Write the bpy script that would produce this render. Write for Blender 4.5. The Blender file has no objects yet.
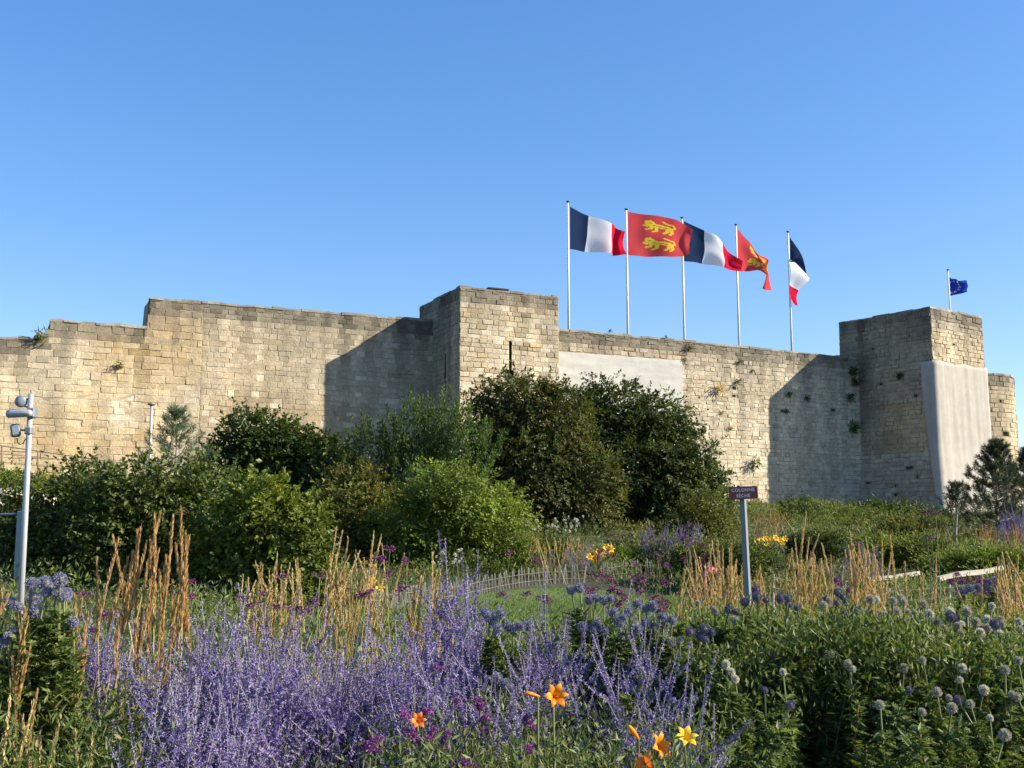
import bpy, math, random
import numpy as np
from mathutils import Vector, Matrix, Quaternion, noise as mnoise

rng = np.random.default_rng(7)
random.seed(7)
R = math.radians
scene = bpy.context.scene
COL = scene.collection

# ------------------------------------------------------------------ camera
FPX = 1100.0
EYE = 1.6
PITCH = math.atan(146 / FPX)
cam_d = bpy.data.cameras.new('camera')
cam = bpy.data.objects.new('camera', cam_d)
COL.objects.link(cam)
cam.location = (0, 0, EYE)
cam.rotation_euler = (math.pi / 2 + PITCH, 0, 0)
cam_d.sensor_fit = 'HORIZONTAL'
cam_d.sensor_width = 36.0
cam_d.lens = 36.0 * FPX / 1024.0
cam_d.clip_start = 0.05
cam_d.clip_end = 6000
scene.camera = cam

# ------------------------------------------------------------------ world, sun, exposure
LDIR = Vector((-5.79, 0.70, -3.31)).normalized()
SUN_EL = math.asin(-LDIR.z)
SUN_ROT = math.atan2(-LDIR.x, -LDIR.y)
world = bpy.data.worlds.new('World')
scene.world = world
world.use_nodes = True
wn = world.node_tree
wn.nodes.clear()
sky = wn.nodes.new('ShaderNodeTexSky')
sky.sky_type = 'NISHITA'
sky.sun_disc = False
sky.sun_elevation = SUN_EL
sky.sun_rotation = SUN_ROT
sky.altitude = 50
sky.air_density = 1.0
sky.dust_density = 0.6
sky.ozone_density = 3.0
bg = wn.nodes.new('ShaderNodeBackground')
bg.inputs['Strength'].default_value = 0.156
wo = wn.nodes.new('ShaderNodeOutputWorld')
gam = wn.nodes.new('ShaderNodeGamma')
gam.inputs['Gamma'].default_value = 0.72
hsv = wn.nodes.new('ShaderNodeHueSaturation')
hsv.inputs['Saturation'].default_value = 1.48
hsv.inputs['Hue'].default_value = 0.511
wn.links.new(sky.outputs[0], gam.inputs[0])
wn.links.new(gam.outputs[0], hsv.inputs['Color'])
wn.links.new(hsv.outputs[0], bg.inputs[0])
wn.links.new(bg.outputs[0], wo.inputs[0])
sun_d = bpy.data.lights.new('sun', 'SUN')
sun_d.energy = 4.9
sun_d.angle = R(0.5)
sun_d.color = (1.0, 0.89, 0.71)
sun = bpy.data.objects.new('sun', sun_d)
COL.objects.link(sun)
sun.rotation_euler = LDIR.to_track_quat('-Z', 'Y').to_euler()
sun.location = (60, -10, 60)
vs = scene.view_settings
vs.view_transform = 'Standard'
vs.look = 'None'
vs.exposure = 1.12
vs.gamma = 1.0
vs.use_curve_mapping = False
scene.cycles.max_bounces = 6
scene.cycles.diffuse_bounces = 3
scene.cycles.transmission_bounces = 3
scene.cycles.transparent_max_bounces = 4
scene.cycles.caustics_reflective = False
scene.cycles.caustics_refractive = False

# ------------------------------------------------------------------ pixel <-> world
CP, SP = math.cos(PITCH), math.sin(PITCH)
def ray(px, py):
    u = (384 - py) / FPX
    return np.array([(px - 512) / FPX, CP - u * SP, SP + u * CP])
def U(px, py, y):
    r = ray(px, py) * (y / ray(px, py)[1])
    return np.array([r[0], r[1], r[2] + EYE])
WW = np.array([0.90379, 0.42797])          # along the curtain wall
WN = np.array([-0.42797, 0.90379])         # into the castle
WOFF = 44.5244
def wallpt(px, py, off=0.0):
    r = ray(px, py)
    q = r * ((WOFF + off) / (WN @ r[:2]))
    return np.array([q[0], q[1], q[2] + EYE])
def wall_s(px, py, off=0.0):
    q = wallpt(px, py, off)
    return WW @ q[:2], q[2]
def smooth(a, b, t):
    t = np.clip((t - a) / (b - a), 0, 1)
    return t * t * (3 - 2 * t)
def ground_z(x, y):
    x = np.asarray(x, float); y = np.asarray(y, float)
    s = WOFF - (WN[0] * x + WN[1] * y)
    top = 2.75 + 0.6 * smooth(-4, -14, x)
    z = 0.02 + top * (0.62 * smooth(22, 9, s) + 0.38 * smooth(10, 0, s))
    z = z + 0.10 * np.sin(x * 0.31 + 1.3) * np.sin(y * 0.23) * smooth(30, 18, s) * smooth(0, 4, s)
    return z
def G(px, py, y0=3.0, y1=60.0):
    """first hit of a pixel ray with the terrain"""
    r = ray(px, py)
    ys = np.linspace(y0, y1, 1200)
    t = ys / r[1]
    z = EYE + r[2] * t
    g = ground_z(r[0] * t, ys)
    k = np.argmax(z <= g)
    if z[k] > g[k]:
        k = len(ys) - 1
    return np.array([r[0] * t[k], ys[k], g[k]])

# ------------------------------------------------------------------ object helpers
def tag(o, label=None, cat=None, group=None, kind=None):
    if label: o['label'] = label
    if cat: o['category'] = cat
    if group: o['group'] = group
    if kind: o['kind'] = kind
    return o
def empty(name, loc, label, cat, group=None, rz=0.0):
    o = bpy.data.objects.new(name, None)
    o.empty_display_size = 0.2
    COL.objects.link(o)
    o.location = loc
    o.rotation_euler = (0, 0, rz)
    return tag(o, label, cat, group)
def link(name, me, parent=None, loc=None, rot=None, scale=None):
    o = bpy.data.objects.new(name, me)
    COL.objects.link(o)
    if parent is not None: o.parent = parent
    if loc is not None: o.location = loc
    if rot is not None:
        if isinstance(rot, Quaternion):
            o.rotation_mode = 'QUATERNION'; o.rotation_quaternion = rot
        else:
            o.rotation_euler = rot
    if scale is not None:
        o.scale = (scale,) * 3 if isinstance(scale, (int, float)) else scale
    return o

class MB:
    """numpy mesh collector: quads and triangles with material index and vertex colour"""
    def __init__(s):
        s.v = []; s.q = []; s.t = []; s.qm = []; s.tm = []; s.c = []; s.n = 0; s.hascol = False
    def add(s, v, quads=None, tris=None, m=0, col=None):
        v = np.asarray(v, float).reshape(-1, 3)
        if quads is not None and len(quads):
            q = np.asarray(quads, int).reshape(-1, 4) + s.n
            s.q.append(q); s.qm.append(np.full(len(q), m))
        if tris is not None and len(tris):
            t = np.asarray(tris, int).reshape(-1, 3) + s.n
            s.t.append(t); s.tm.append(np.full(len(t), m))
        s.v.append(v)
        if col is None:
            s.c.append(np.ones((len(v), 3)))
        else:
            s.hascol = True
            c = np.asarray(col, float)
            s.c.append(np.broadcast_to(c, (len(v), 3)).copy() if c.ndim == 1 else c)
        s.n += len(v)
    def box(s, c, size, m=0, rz=0.0, col=None, rot=None):
        sx, sy, sz = np.asarray(size, float) / 2
        v = np.array([[x, y, z] for z in (-sz, sz) for y in (-sy, sy) for x in (-sx, sx)])
        if rz:
            cr, sr = math.cos(rz), math.sin(rz)
            v = v @ np.array([[cr, sr, 0], [-sr, cr, 0], [0, 0, 1]])
        if rot is not None:
            v = v @ np.array(rot.to_matrix()).T
        v = v + np.asarray(c, float)
        s.add(v, [[0, 2, 3, 1], [4, 5, 7, 6], [0, 1, 5, 4], [2, 6, 7, 3], [0, 4, 6, 2], [1, 3, 7, 5]], m=m, col=col)
    def bevbox(s, c, size, b=0.01, m=0, rot=None):
        """box with chamfered vertical edges and top/bottom"""
        sx, sy, sz = np.asarray(size, float) / 2
        def ring(x, y, bb, z):
            return [[x - bb, -y, z], [x, -y + bb, z], [x, y - bb, z], [x - bb, y, z], [-x + bb, y, z], [-x, y - bb, z], [-x, -y + bb, z], [-x + bb, -y, z]]
        v = np.array(ring(sx - b, sy - b, b * .6, -sz) + ring(sx, sy, b, -sz + b) + ring(sx, sy, b, sz - b) + ring(sx - b, sy - b, b * .6, sz))
        q = []
        for k in range(3):
            for i in range(8):
                j = (i + 1) % 8
                q.append([k * 8 + i, k * 8 + j, k * 8 + 8 + j, k * 8 + 8 + i])
        for o, f in ((0, -1), (24, 1)):
            qs = [[0, 1, 2, 3], [0, 3, 4, 7], [7, 4, 5, 6]]
            for a in qs:
                a = [x + o for x in a]
                q.append(a if f > 0 else a[::-1])
        if rot is not None:
            v = v @ np.array(rot.to_matrix()).T
        s.add(v + np.asarray(c, float), q, m=m)
    def tube(s, pts, rad, n=6, m=0, col=None, cap=True):
        pts = np.asarray(pts, float); k = len(pts)
        rad = np.broadcast_to(np.asarray(rad, float), (k,))
        tan = np.gradient(pts, axis=0)
        tan /= np.linalg.norm(tan, axis=1)[:, None] + 1e-12
        ref = np.array([0, 0, 1.0]) if abs(tan[0][2]) < .9 else np.array([1.0, 0, 0])
        u = np.cross(tan, ref); u /= np.linalg.norm(u, axis=1)[:, None] + 1e-12
        w = np.cross(tan, u)
        a = np.linspace(0, 2 * np.pi, n, endpoint=False)
        ring = u[:, None, :] * np.cos(a)[None, :, None] + w[:, None, :] * np.sin(a)[None, :, None]
        v = pts[:, None, :] + ring * rad[:, None, None]
        q = []
        for i in range(k - 1):
            for j in range(n):
                q.append([i * n + j, (i + 1) * n + j, (i + 1) * n + (j + 1) % n, i * n + (j + 1) % n])
        v = v.reshape(-1, 3); t = []
        if cap:
            v = np.vstack([v, pts[0], pts[-1]])
            for j in range(n):
                t.append([k * n, j, (j + 1) % n]); t.append([k * n + 1, (k - 1) * n + (j + 1) % n, (k - 1) * n + j])
        s.add(v, q, t, m=m, col=col)
    def leaves(s, P, D, N, L, W, m=0, col=None, fold=0.18, wide=0.45):
        """folded four-corner leaves"""
        n = len(P)
        P = np.asarray(P, float); D = np.asarray(D, float); N = np.asarray(N, float)
        D = D / (np.linalg.norm(D, axis=1)[:, None] + 1e-9)
        S = np.cross(D, N); S /= np.linalg.norm(S, axis=1)[:, None] + 1e-9
        N = np.cross(S, D)
        L = np.broadcast_to(np.asarray(L, float), (n,))[:, None]; W = np.broadcast_to(np.asarray(W, float), (n,))[:, None]
        mid = P + D * L * wide + N * W * fold
        v = np.stack([P, mid + S * W / 2, P + D * L, mid - S * W / 2], axis=1).reshape(-1, 3)
        q = np.arange(4 * n).reshape(-1, 4)
        if col is not None and np.ndim(col) == 2:
            col = np.repeat(col, 4, axis=0)
        s.add(v, q, m=m, col=col)
    def mesh(s, name, mats, smooth=False):
        me = bpy.data.meshes.new(name)
        v = np.vstack(s.v)
        q = np.vstack(s.q) if s.q else np.zeros((0, 4), int)
        t = np.vstack(s.t) if s.t else np.zeros((0, 3), int)
        me.vertices.add(len(v)); me.vertices.foreach_set('co', v.ravel())
        nl = q.size + t.size
        me.loops.add(nl)
        me.loops.foreach_set('vertex_index', np.concatenate([q.ravel(), t.ravel()]).astype(np.int32))
        npoly = len(q) + len(t)
        me.polygons.add(npoly)
        st = np.concatenate([np.arange(len(q)) * 4, q.size + np.arange(len(t)) * 3]).astype(np.int32)
        me.polygons.foreach_set('loop_start', st)
        for m in mats: me.materials.append(m)
        mi = np.concatenate((s.qm if s.q else []) + (s.tm if s.t else [])).astype(np.int32)
        me.polygons.foreach_set('material_index', mi)
        me.polygons.foreach_set('use_smooth', np.full(npoly, bool(smooth)))
        if True:
            a = me.color_attributes.new('tint', 'FLOAT_COLOR', 'POINT')
            c = np.hstack([np.vstack(s.c), np.ones((len(v), 1))])
            a.data.foreach_set('color', c.ravel().astype(np.float32))
        me.update(calc_edges=True)
        me.validate()
        return me
    def build(s, name, mats, parent=None, smooth=False, loc=None):
        return link(name, s.mesh(name, mats if isinstance(mats, (list, tuple)) else [mats], smooth), parent, loc)

def unit(n, up=0.0):
    v = rng.normal(size=(n, 3)); v[:, 2] += up
    return v / (np.linalg.norm(v, axis=1)[:, None] + 1e-9)

# ------------------------------------------------------------------ materials
def newmat(name):
    m = bpy.data.materials.new(name); m.use_nodes = True
    nt = m.node_tree; nt.nodes.clear()
    out = nt.nodes.new('ShaderNodeOutputMaterial')
    return m, nt, out
def plain(name, col, rough=0.6, metal=0.0, var=0.12, scale=20.0, bump=0.0):
    m, nt, out = newmat(name)
    b = nt.nodes.new('ShaderNodeBsdfPrincipled')
    b.inputs['Roughness'].default_value = rough; b.inputs['Metallic'].default_value = metal
    tc = nt.nodes.new('ShaderNodeTexCoord'); nz = nt.nodes.new('ShaderNodeTexNoise')
    nz.inputs['Scale'].default_value = scale; nz.inputs['Detail'].default_value = 4
    nt.links.new(tc.outputs['Object'], nz.inputs['Vector'])
    mx = nt.nodes.new('ShaderNodeMix'); mx.data_type = 'RGBA'
    mx.inputs[6].default_value = tuple(c * (1 - var) for c in col) + (1,)
    mx.inputs[7].default_value = tuple(min(1, c * (1 + var)) for c in col) + (1,)
    nt.links.new(nz.outputs[0], mx.inputs[0])
    nt.links.new(mx.outputs[2], b.inputs['Base Color'])
    if bump:
        bp = nt.nodes.new('ShaderNodeBump'); bp.inputs['Strength'].default_value = bump
        nt.links.new(nz.outputs[0], bp.inputs['Height']); nt.links.new(bp.outputs[0], b.inputs['Normal'])
    nt.links.new(b.outputs[0], out.inputs[0])
    return m
def leafmat(name, cols, rough=0.5, trans=0.3, spec=0.25, tcol=None):
    """leaf colour varies from leaf to leaf (random per island) between the given colours"""
    m, nt, out = newmat(name)
    b = nt.nodes.new('ShaderNodeBsdfPrincipled')
    b.inputs['Roughness'].default_value = rough
    b.inputs['Specular IOR Level'].default_value = spec
    g = nt.nodes.new('ShaderNodeNewGeometry')
    cr = nt.nodes.new('ShaderNodeValToRGB')
    el = cr.color_ramp.elements
    while len(el) < len(cols): el.new(0.5)
    for i, c in enumerate(cols):
        el[i].position = i / max(1, len(cols) - 1); el[i].color = tuple(c) + (1,)
    nt.links.new(g.outputs['Random Per Island'], cr.inputs[0])
    at = nt.nodes.new('ShaderNodeAttribute'); at.attribute_name = 'tint'
    tm = nt.nodes.new('ShaderNodeMix'); tm.data_type = 'RGBA'; tm.blend_type = 'MULTIPLY'; tm.inputs[0].default_value = 1.0
    nt.links.new(cr.outputs[0], tm.inputs[6]); nt.links.new(at.outputs['Color'], tm.inputs[7])
    nt.links.new(tm.outputs[2], b.inputs['Base Color'])
    if trans:
        t = nt.nodes.new('ShaderNodeBsdfTranslucent')
        if tcol is None:
            tc = nt.nodes.new('ShaderNodeMix'); tc.data_type = 'RGBA'; tc.blend_type = 'MULTIPLY'
            tc.inputs[0].default_value = 1.0
            nt.links.new(tm.outputs[2], tc.inputs[6]); tc.inputs[7].default_value = (1.5, 1.5, 0.6, 1)
            nt.links.new(tc.outputs[2], t.inputs[0])
        else:
            t.inputs[0].default_value = tuple(tcol) + (1,)
        mx = nt.nodes.new('ShaderNodeMixShader'); mx.inputs[0].default_value = trans
        nt.links.new(b.outputs[0], mx.inputs[1]); nt.links.new(t.outputs[0], mx.inputs[2])
        nt.links.new(mx.outputs[0], out.inputs[0])
    else:
        nt.links.new(b.outputs[0], out.inputs[0])
    return m
def stonemat(name, scale=2.2, bump=0.5):
    """stone: colour of each block from the mesh, mottled with grain, lichen and stains"""
    m, nt, out = newmat(name)
    L = nt.links.new
    b = nt.nodes.new('ShaderNodeBsdfPrincipled'); b.inputs['Roughness'].default_value = 0.92
    b.inputs['Specular IOR Level'].default_value = 0.15
    at = nt.nodes.new('ShaderNodeAttribute'); at.attribute_name = 'tint'
    tc = nt.nodes.new('ShaderNodeTexCoord')
    n1 = nt.nodes.new('ShaderNodeTexNoise'); n1.inputs['Scale'].default_value = scale; n1.inputs['Detail'].default_value = 8; n1.inputs['Roughness'].default_value = 0.65
    n2 = nt.nodes.new('ShaderNodeTexNoise'); n2.inputs['Scale'].default_value = 14; n2.inputs['Detail'].default_value = 6; n2.inputs['Roughness'].default_value = 0.7
    n3 = nt.nodes.new('ShaderNodeTexNoise'); n3.inputs['Scale'].default_value = 1.0; n3.inputs['Detail'].default_value = 5
    mp = nt.nodes.new('ShaderNodeMapping'); mp.inputs['Scale'].default_value = (1.6, 1.6, 0.12)   # rain streaks
    L(tc.outputs['Object'], n1.inputs['Vector']); L(tc.outputs['Object'], n2.inputs['Vector'])
    L(tc.outputs['Object'], mp.inputs['Vector']); L(mp.outputs[0], n3.inputs['Vector'])
    def ramp(src, a, b_, ca, cb):
        r = nt.nodes.new('ShaderNodeMapRange'); r.inputs[1].default_value = a; r.inputs[2].default_value = b_
        r.inputs[3].default_value = ca; r.inputs[4].default_value = cb
        L(src, r.inputs[0]); return r.outputs[0]
    def mul(c, f):
        x = nt.nodes.new('ShaderNodeMix'); x.data_type = 'RGBA'; x.blend_type = 'MULTIPLY'; x.inputs[0].default_value = 1
        L(c, x.inputs[6]); L(f, x.inputs[7]); return x.outputs[2]
    c = mul(at.outputs['Color'], ramp(n1.outputs[0], 0.3, 0.7, 0.74, 1.16))
    c = mul(c, ramp(n2.outputs[0], 0.3, 0.7, 0.70, 1.22))
    c = mul(c, ramp(n3.outputs[0], 0.35, 0.65, 0.80, 1.10))
    L(c, b.inputs['Base Color'])
    bp = nt.nodes.new('ShaderNodeBump'); bp.inputs['Strength'].default_value = bump; bp.inputs['Distance'].default_value = 0.05
    L(n2.outputs[0], bp.inputs['Height']); L(bp.outputs[0], b.inputs['Normal'])
    L(b.outputs[0], out.inputs[0])
    return m

def stained(name, col, stretch, rough=.9, lo=.72, hi=1.12, scale=1.0):
    """sheet or render with drawn-out stains"""
    m, nt, out = newmat(name); L = nt.links.new
    b = nt.nodes.new('ShaderNodeBsdfPrincipled'); b.inputs['Roughness'].default_value = rough; b.inputs['Specular IOR Level'].default_value = .2
    tc = nt.nodes.new('ShaderNodeTexCoord'); c = None
    for sc, a, h in (((stretch), lo, hi), ((2.6, 2.6, 2.6), .9, 1.08), ((30, 30, 30), .93, 1.06)):
        mp = nt.nodes.new('ShaderNodeMapping'); mp.inputs['Scale'].default_value = sc
        n = nt.nodes.new('ShaderNodeTexNoise'); n.inputs['Scale'].default_value = scale; n.inputs['Detail'].default_value = 7; n.inputs['Roughness'].default_value = .6
        L(tc.outputs['Object'], mp.inputs[0]); L(mp.outputs[0], n.inputs['Vector'])
        r = nt.nodes.new('ShaderNodeMapRange'); r.inputs[1].default_value = .3; r.inputs[2].default_value = .7; r.inputs[3].default_value = a; r.inputs[4].default_value = h
        L(n.outputs[0], r.inputs[0])
        x = nt.nodes.new('ShaderNodeMix'); x.data_type = 'RGBA'; x.blend_type = 'MULTIPLY'; x.inputs[0].default_value = 1
        if c is None: x.inputs[6].default_value = tuple(col) + (1,)
        else: L(c, x.inputs[6])
        L(r.outputs[0], x.inputs[7]); c = x.outputs[2]
    L(c, b.inputs['Base Color']); L(b.outputs[0], out.inputs[0])
    return m
M = {}
M['stone'] = stonemat('limestone')
M['cap'] = stonemat('weathered_cap', 3.0, 0.6)
M['plaster'] = stained('pale_render', (0.47, 0.465, 0.44), (.5, .5, 3.5), lo=.84, hi=1.08)
M['sheet'] = stained('grey_sheet', (0.37, 0.35, 0.315), (3.2, 3.2, .12), lo=.90, hi=1.06)
M['dark'] = plain('dark_hollow', (0.03, 0.028, 0.025), 0.95)
M['white_pole'] = plain('white_pole', (0.72, 0.74, 0.76), 0.4, var=0.04)
M['galv'] = plain('galvanised', (0.42, 0.44, 0.47), 0.42, metal=0.3, var=0.08)
M['grey_metal'] = plain('grey_metal', (0.20, 0.235, 0.28), 0.45, metal=0.3, var=0.1)
M['cable'] = plain('black_cable', (0.03, 0.03, 0.03), 0.6)
M['rail'] = plain('rusty_rail', (0.23, 0.19, 0.15), 0.6, metal=0.2, var=0.2)
M['wood'] = plain('weathered_wood', (0.40, 0.365, 0.31), 0.85, var=0.25, scale=9, bump=0.2)
M['beam'] = plain('bleached_beam', (0.36, 0.33, 0.285), 0.8, var=0.2, scale=8, bump=0.2)
M['bark'] = plain('bark', (0.14, 0.105, 0.075), 0.95, var=0.35, scale=12, bump=0.4)
M['barkpale'] = plain('pale_bark', (0.30, 0.26, 0.21), 0.95, var=0.3, scale=12, bump=0.3)
M['maroon'] = plain('maroon_plate', (0.215, 0.032, 0.036), 0.4, var=0.08)
M['letter'] = plain('letter_white', (0.75, 0.68, 0.68), 0.6, var=0.02)
M['signpost'] = plain('sign_post', (0.17, 0.19, 0.21), 0.5, metal=0.0, var=0.06)
M['blue_metal'] = plain('blue_grey_metal', (0.09, 0.15, 0.20), 0.5, metal=0.2)
M['wire'] = plain('dull_wire', (0.22, 0.22, 0.21), 0.7)
M['lens'] = plain('lamp_glass', (0.30, 0.36, 0.44), 0.12)
M['pink'] = plain('faded_red_plastic', (0.62, 0.16, 0.17), 0.5, var=0.2)
M['rock'] = plain('pale_rock', (0.48, 0.43, 0.35), 0.95, var=0.3, scale=4, bump=0.5)

def flagmat(name, col):
    m, nt, out = newmat(name)
    b = nt.nodes.new('ShaderNodeBsdfDiffuse'); b.inputs[0].default_value = tuple(col) + (1,)
    t = nt.nodes.new('ShaderNodeBsdfTranslucent'); t.inputs[0].default_value = tuple(col) + (1,)
    mx = nt.nodes.new('ShaderNodeMixShader'); mx.inputs[0].default_value = 0.55
    nt.links.new(b.outputs[0], mx.inputs[1]); nt.links.new(t.outputs[0], mx.inputs[2]); nt.links.new(mx.outputs[0], out.inputs[0])
    return m
M['f_navy'] = flagmat('flag_navy', (0.022, 0.04, 0.10))
M['f_white'] = flagmat('flag_white', (0.90, 0.90, 0.93))
M['f_red'] = flagmat('flag_red', (0.70, 0.018, 0.055))
M['f_scarlet'] = flagmat('flag_scarlet', (0.64, 0.075, 0.085))
M['f_gold'] = flagmat('flag_gold', (0.85, 0.60, 0.05))
M['f_olive'] = flagmat('flag_olive', (0.35, 0.36, 0.06))
M['f_blue'] = flagmat('flag_blue', (0.02, 0.06, 0.42))

# foliage
M['leaf_bright'] = leafmat('leaf_bright', [(0.075, 0.112, 0.022), (0.12, 0.165, 0.032), (0.175, 0.21, 0.048)])
M['leaf_mid'] = leafmat('leaf_mid', [(0.045, 0.073, 0.02), (0.078, 0.112, 0.03), (0.122, 0.152, 0.042)])
M['leaf_dark'] = leafmat('leaf_dark', [(0.03, 0.058, 0.018), (0.05, 0.088, 0.024), (0.08, 0.115, 0.032)])
M['leaf_elder'] = leafmat('leaf_elder', [(0.04, 0.065, 0.022), (0.065, 0.095, 0.028), (0.10, 0.12, 0.04), (0.115, 0.085, 0.045)])
M['leaf_dusky'] = leafmat('leaf_dusky', [(0.035, 0.06, 0.022), (0.058, 0.09, 0.028), (0.09, 0.12, 0.038)])
M['leaf_yew'] = leafmat('leaf_yew', [(0.035, 0.065, 0.016), (0.06, 0.105, 0.022), (0.10, 0.145, 0.03)])
M['leaf_olive'] = leafmat('leaf_olive', [(0.075, 0.095, 0.025), (0.11, 0.13, 0.033), (0.16, 0.15, 0.04)])
M['leaf_lime'] = leafmat('leaf_lime', [(0.09, 0.14, 0.025), (0.13, 0.19, 0.032), (0.19, 0.22, 0.05)])
M['needle_blue'] = leafmat('needle_blue', [(0.085, 0.125, 0.07), (0.12, 0.165, 0.095), (0.155, 0.195, 0.12)], trans=0.1)
M['needle'] = leafmat('needle', [(0.028, 0.05, 0.026), (0.045, 0.07, 0.035), (0.065, 0.085, 0.045)], trans=0.1)
M['leaf_thistle'] = leafmat('leaf_thistle', [(0.055, 0.095, 0.026), (0.095, 0.145, 0.038), (0.14, 0.19, 0.055), (0.21, 0.24, 0.10)], rough=0.55, spec=0.25, trans=.38)
M['leaf_sage'] = leafmat('leaf_sage', [(0.10, 0.13, 0.07), (0.14, 0.17, 0.10), (0.19, 0.21, 0.14)], trans=0.2)
M['leaf_under'] = leafmat('leaf_under', [(0.05, 0.08, 0.02), (0.09, 0.135, 0.033), (0.14, 0.185, 0.055), (0.19, 0.18, 0.07)])
M['blade'] = leafmat('grass_blade', [(0.10, 0.13, 0.035), (0.16, 0.17, 0.05), (0.28, 0.23, 0.10)])
M['plume_rust'] = leafmat('plume_rust', [(0.42, 0.25, 0.09), (0.54, 0.34, 0.13), (0.64, 0.44, 0.20)], trans=0.3, tcol=(0.6, 0.40, 0.17))
M['plume_straw'] = leafmat('plume_straw', [(0.46, 0.34, 0.15), (0.58, 0.45, 0.21), (0.66, 0.53, 0.28)], trans=0.3, tcol=(0.7, 0.48, 0.17))
M['straw_stem'] = plain('straw_stem', (0.40, 0.31, 0.13), 0.7)
M['green_stem'] = plain('green_stem', (0.14, 0.16, 0.06), 0.7)
M['pale_stem'] = plain('silvery_stem', (0.21, 0.21, 0.18), 0.7)
M['brown_stem'] = plain('brown_stem', (0.15, 0.09, 0.05), 0.8)
M['sage_flower'] = leafmat('sage_flower', [(0.115, 0.078, 0.235), (0.185, 0.13, 0.37), (0.27, 0.21, 0.47), (0.39, 0.33, 0.58)], spec=.08, rough=.8, trans=0.25, tcol=(0.28, 0.2, 0.46))
M['sage_deep'] = leafmat('sage_deep', [(0.07, 0.05, 0.17), (0.12, 0.09, 0.28), (0.18, 0.14, 0.36)], spec=.08, rough=.8, trans=0.2, tcol=(0.2, 0.14, 0.4))
M['sage_pale'] = leafmat('sage_pale', [(0.19, 0.16, 0.34), (0.29, 0.255, 0.45), (0.42, 0.38, 0.56)], spec=.08, rough=.8, trans=0.25, tcol=(0.34, 0.28, 0.5))
M['thistle_blue'] = leafmat('thistle_blue', [(0.15, 0.155, 0.31), (0.25, 0.255, 0.44), (0.38, 0.385, 0.56)], trans=0.1)
M['thistle_plum'] = leafmat('thistle_plum', [(0.09, 0.08, 0.17), (0.15, 0.13, 0.27), (0.24, 0.20, 0.36)], trans=0.1)
M['thistle_grey'] = leafmat('thistle_grey', [(0.33, 0.31, 0.26), (0.45, 0.43, 0.37), (0.62, 0.59, 0.51)], trans=0.1)
M['thistle_white'] = leafmat('thistle_white', [(0.55, 0.54, 0.48), (0.66, 0.65, 0.58), (0.75, 0.74, 0.66)], trans=0.1)
M['thistle_core'] = plain('thistle_core', (0.16, 0.16, 0.14), 0.9)
M['verbena'] = leafmat('verbena', [(0.17, 0.045, 0.17), (0.26, 0.08, 0.27), (0.36, 0.15, 0.38)], trans=0.2, tcol=(0.3, 0.08, 0.3))
M['verbena_dark'] = leafmat('verbena_dark', [(0.12, 0.04, 0.10), (0.20, 0.06, 0.16), (0.27, 0.09, 0.21)], trans=0.1)
M['lily'] = leafmat('lily', [(0.80, 0.22, 0.01), (0.84, 0.30, 0.012), (0.87, 0.40, 0.02)], trans=0.3, tcol=(0.85, 0.28, 0.01))
M['lily_red'] = leafmat('lily_red', [(0.80, 0.18, 0.03), (0.85, 0.28, 0.05)], trans=0.3, tcol=(0.85, 0.25, 0.03))
M['lily_yellow'] = leafmat('lily_yellow', [(0.85, 0.50, 0.02), (0.9, 0.62, 0.04)], trans=0.3, tcol=(0.9, 0.6, 0.05))
M['lily_throat'] = plain('lily_throat', (0.35, 0.06, 0.02), 0.6)
M['white_flower'] = leafmat('white_flower', [(0.62, 0.62, 0.60), (0.75, 0.75, 0.72)], trans=0.2, tcol=(0.7, 0.7, 0.65))

# ------------------------------------------------------------------ terrain
def ground_material():
    m, nt, out = newmat('bed_soil'); L = nt.links.new
    b = nt.nodes.new('ShaderNodeBsdfPrincipled'); b.inputs['Roughness'].default_value = 0.95
    tc = nt.nodes.new('ShaderNodeTexCoord')
    n1 = nt.nodes.new('ShaderNodeTexNoise'); n1.inputs['Scale'].default_value = 0.7; n1.inputs['Detail'].default_value = 8
    n2 = nt.nodes.new('ShaderNodeTexNoise'); n2.inputs['Scale'].default_value = 9; n2.inputs['Detail'].default_value = 6
    L(tc.outputs['Object'], n1.inputs['Vector']); L(tc.outputs['Object'], n2.inputs['Vector'])
    r = nt.nodes.new('ShaderNodeValToRGB')
    r.color_ramp.elements[0].position = .35; r.color_ramp.elements[0].color = (0.06, 0.045, 0.03, 1)
    r.color_ramp.elements[1].position = .62; r.color_ramp.elements[1].color = (0.055, 0.08, 0.025, 1)
    L(n1.outputs[0], r.inputs[0])
    mx = nt.nodes.new('ShaderNodeMix'); mx.data_type = 'RGBA'; mx.blend_type = 'MULTIPLY'; mx.inputs[0].default_value = .6
    L(r.outputs[0], mx.inputs[6]); L(n2.outputs[0], mx.inputs[7]); L(mx.outputs[2], b.inputs['Base Color'])
    bp = nt.nodes.new('ShaderNodeBump'); bp.inputs['Strength'].default_value = .6; bp.inputs['Distance'].default_value = .05
    L(n2.outputs[0], bp.inputs['Height']); L(bp.outputs[0], b.inputs['Normal'])
    L(b.outputs[0], out.inputs[0]); return m
M['soil'] = ground_material()
def grid(xs, ys, dz=0.0):
    X, Yg = np.meshgrid(xs, ys)
    Z = ground_z(X, Yg) + dz
    v = np.stack([X, Yg, Z], -1).reshape(-1, 3)
    nx = len(xs); q = []
    for j in range(len(ys) - 1):
        for i in range(nx - 1):
            q.append([j * nx + i, j * nx + i + 1, (j + 1) * nx + i + 1, (j + 1) * nx + i])
    return v, q
xs = np.concatenate([[-3000, -800, -250, -120, -80], np.arange(-55, 56, 1.0), [80, 120, 250, 800, 3000]])
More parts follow.
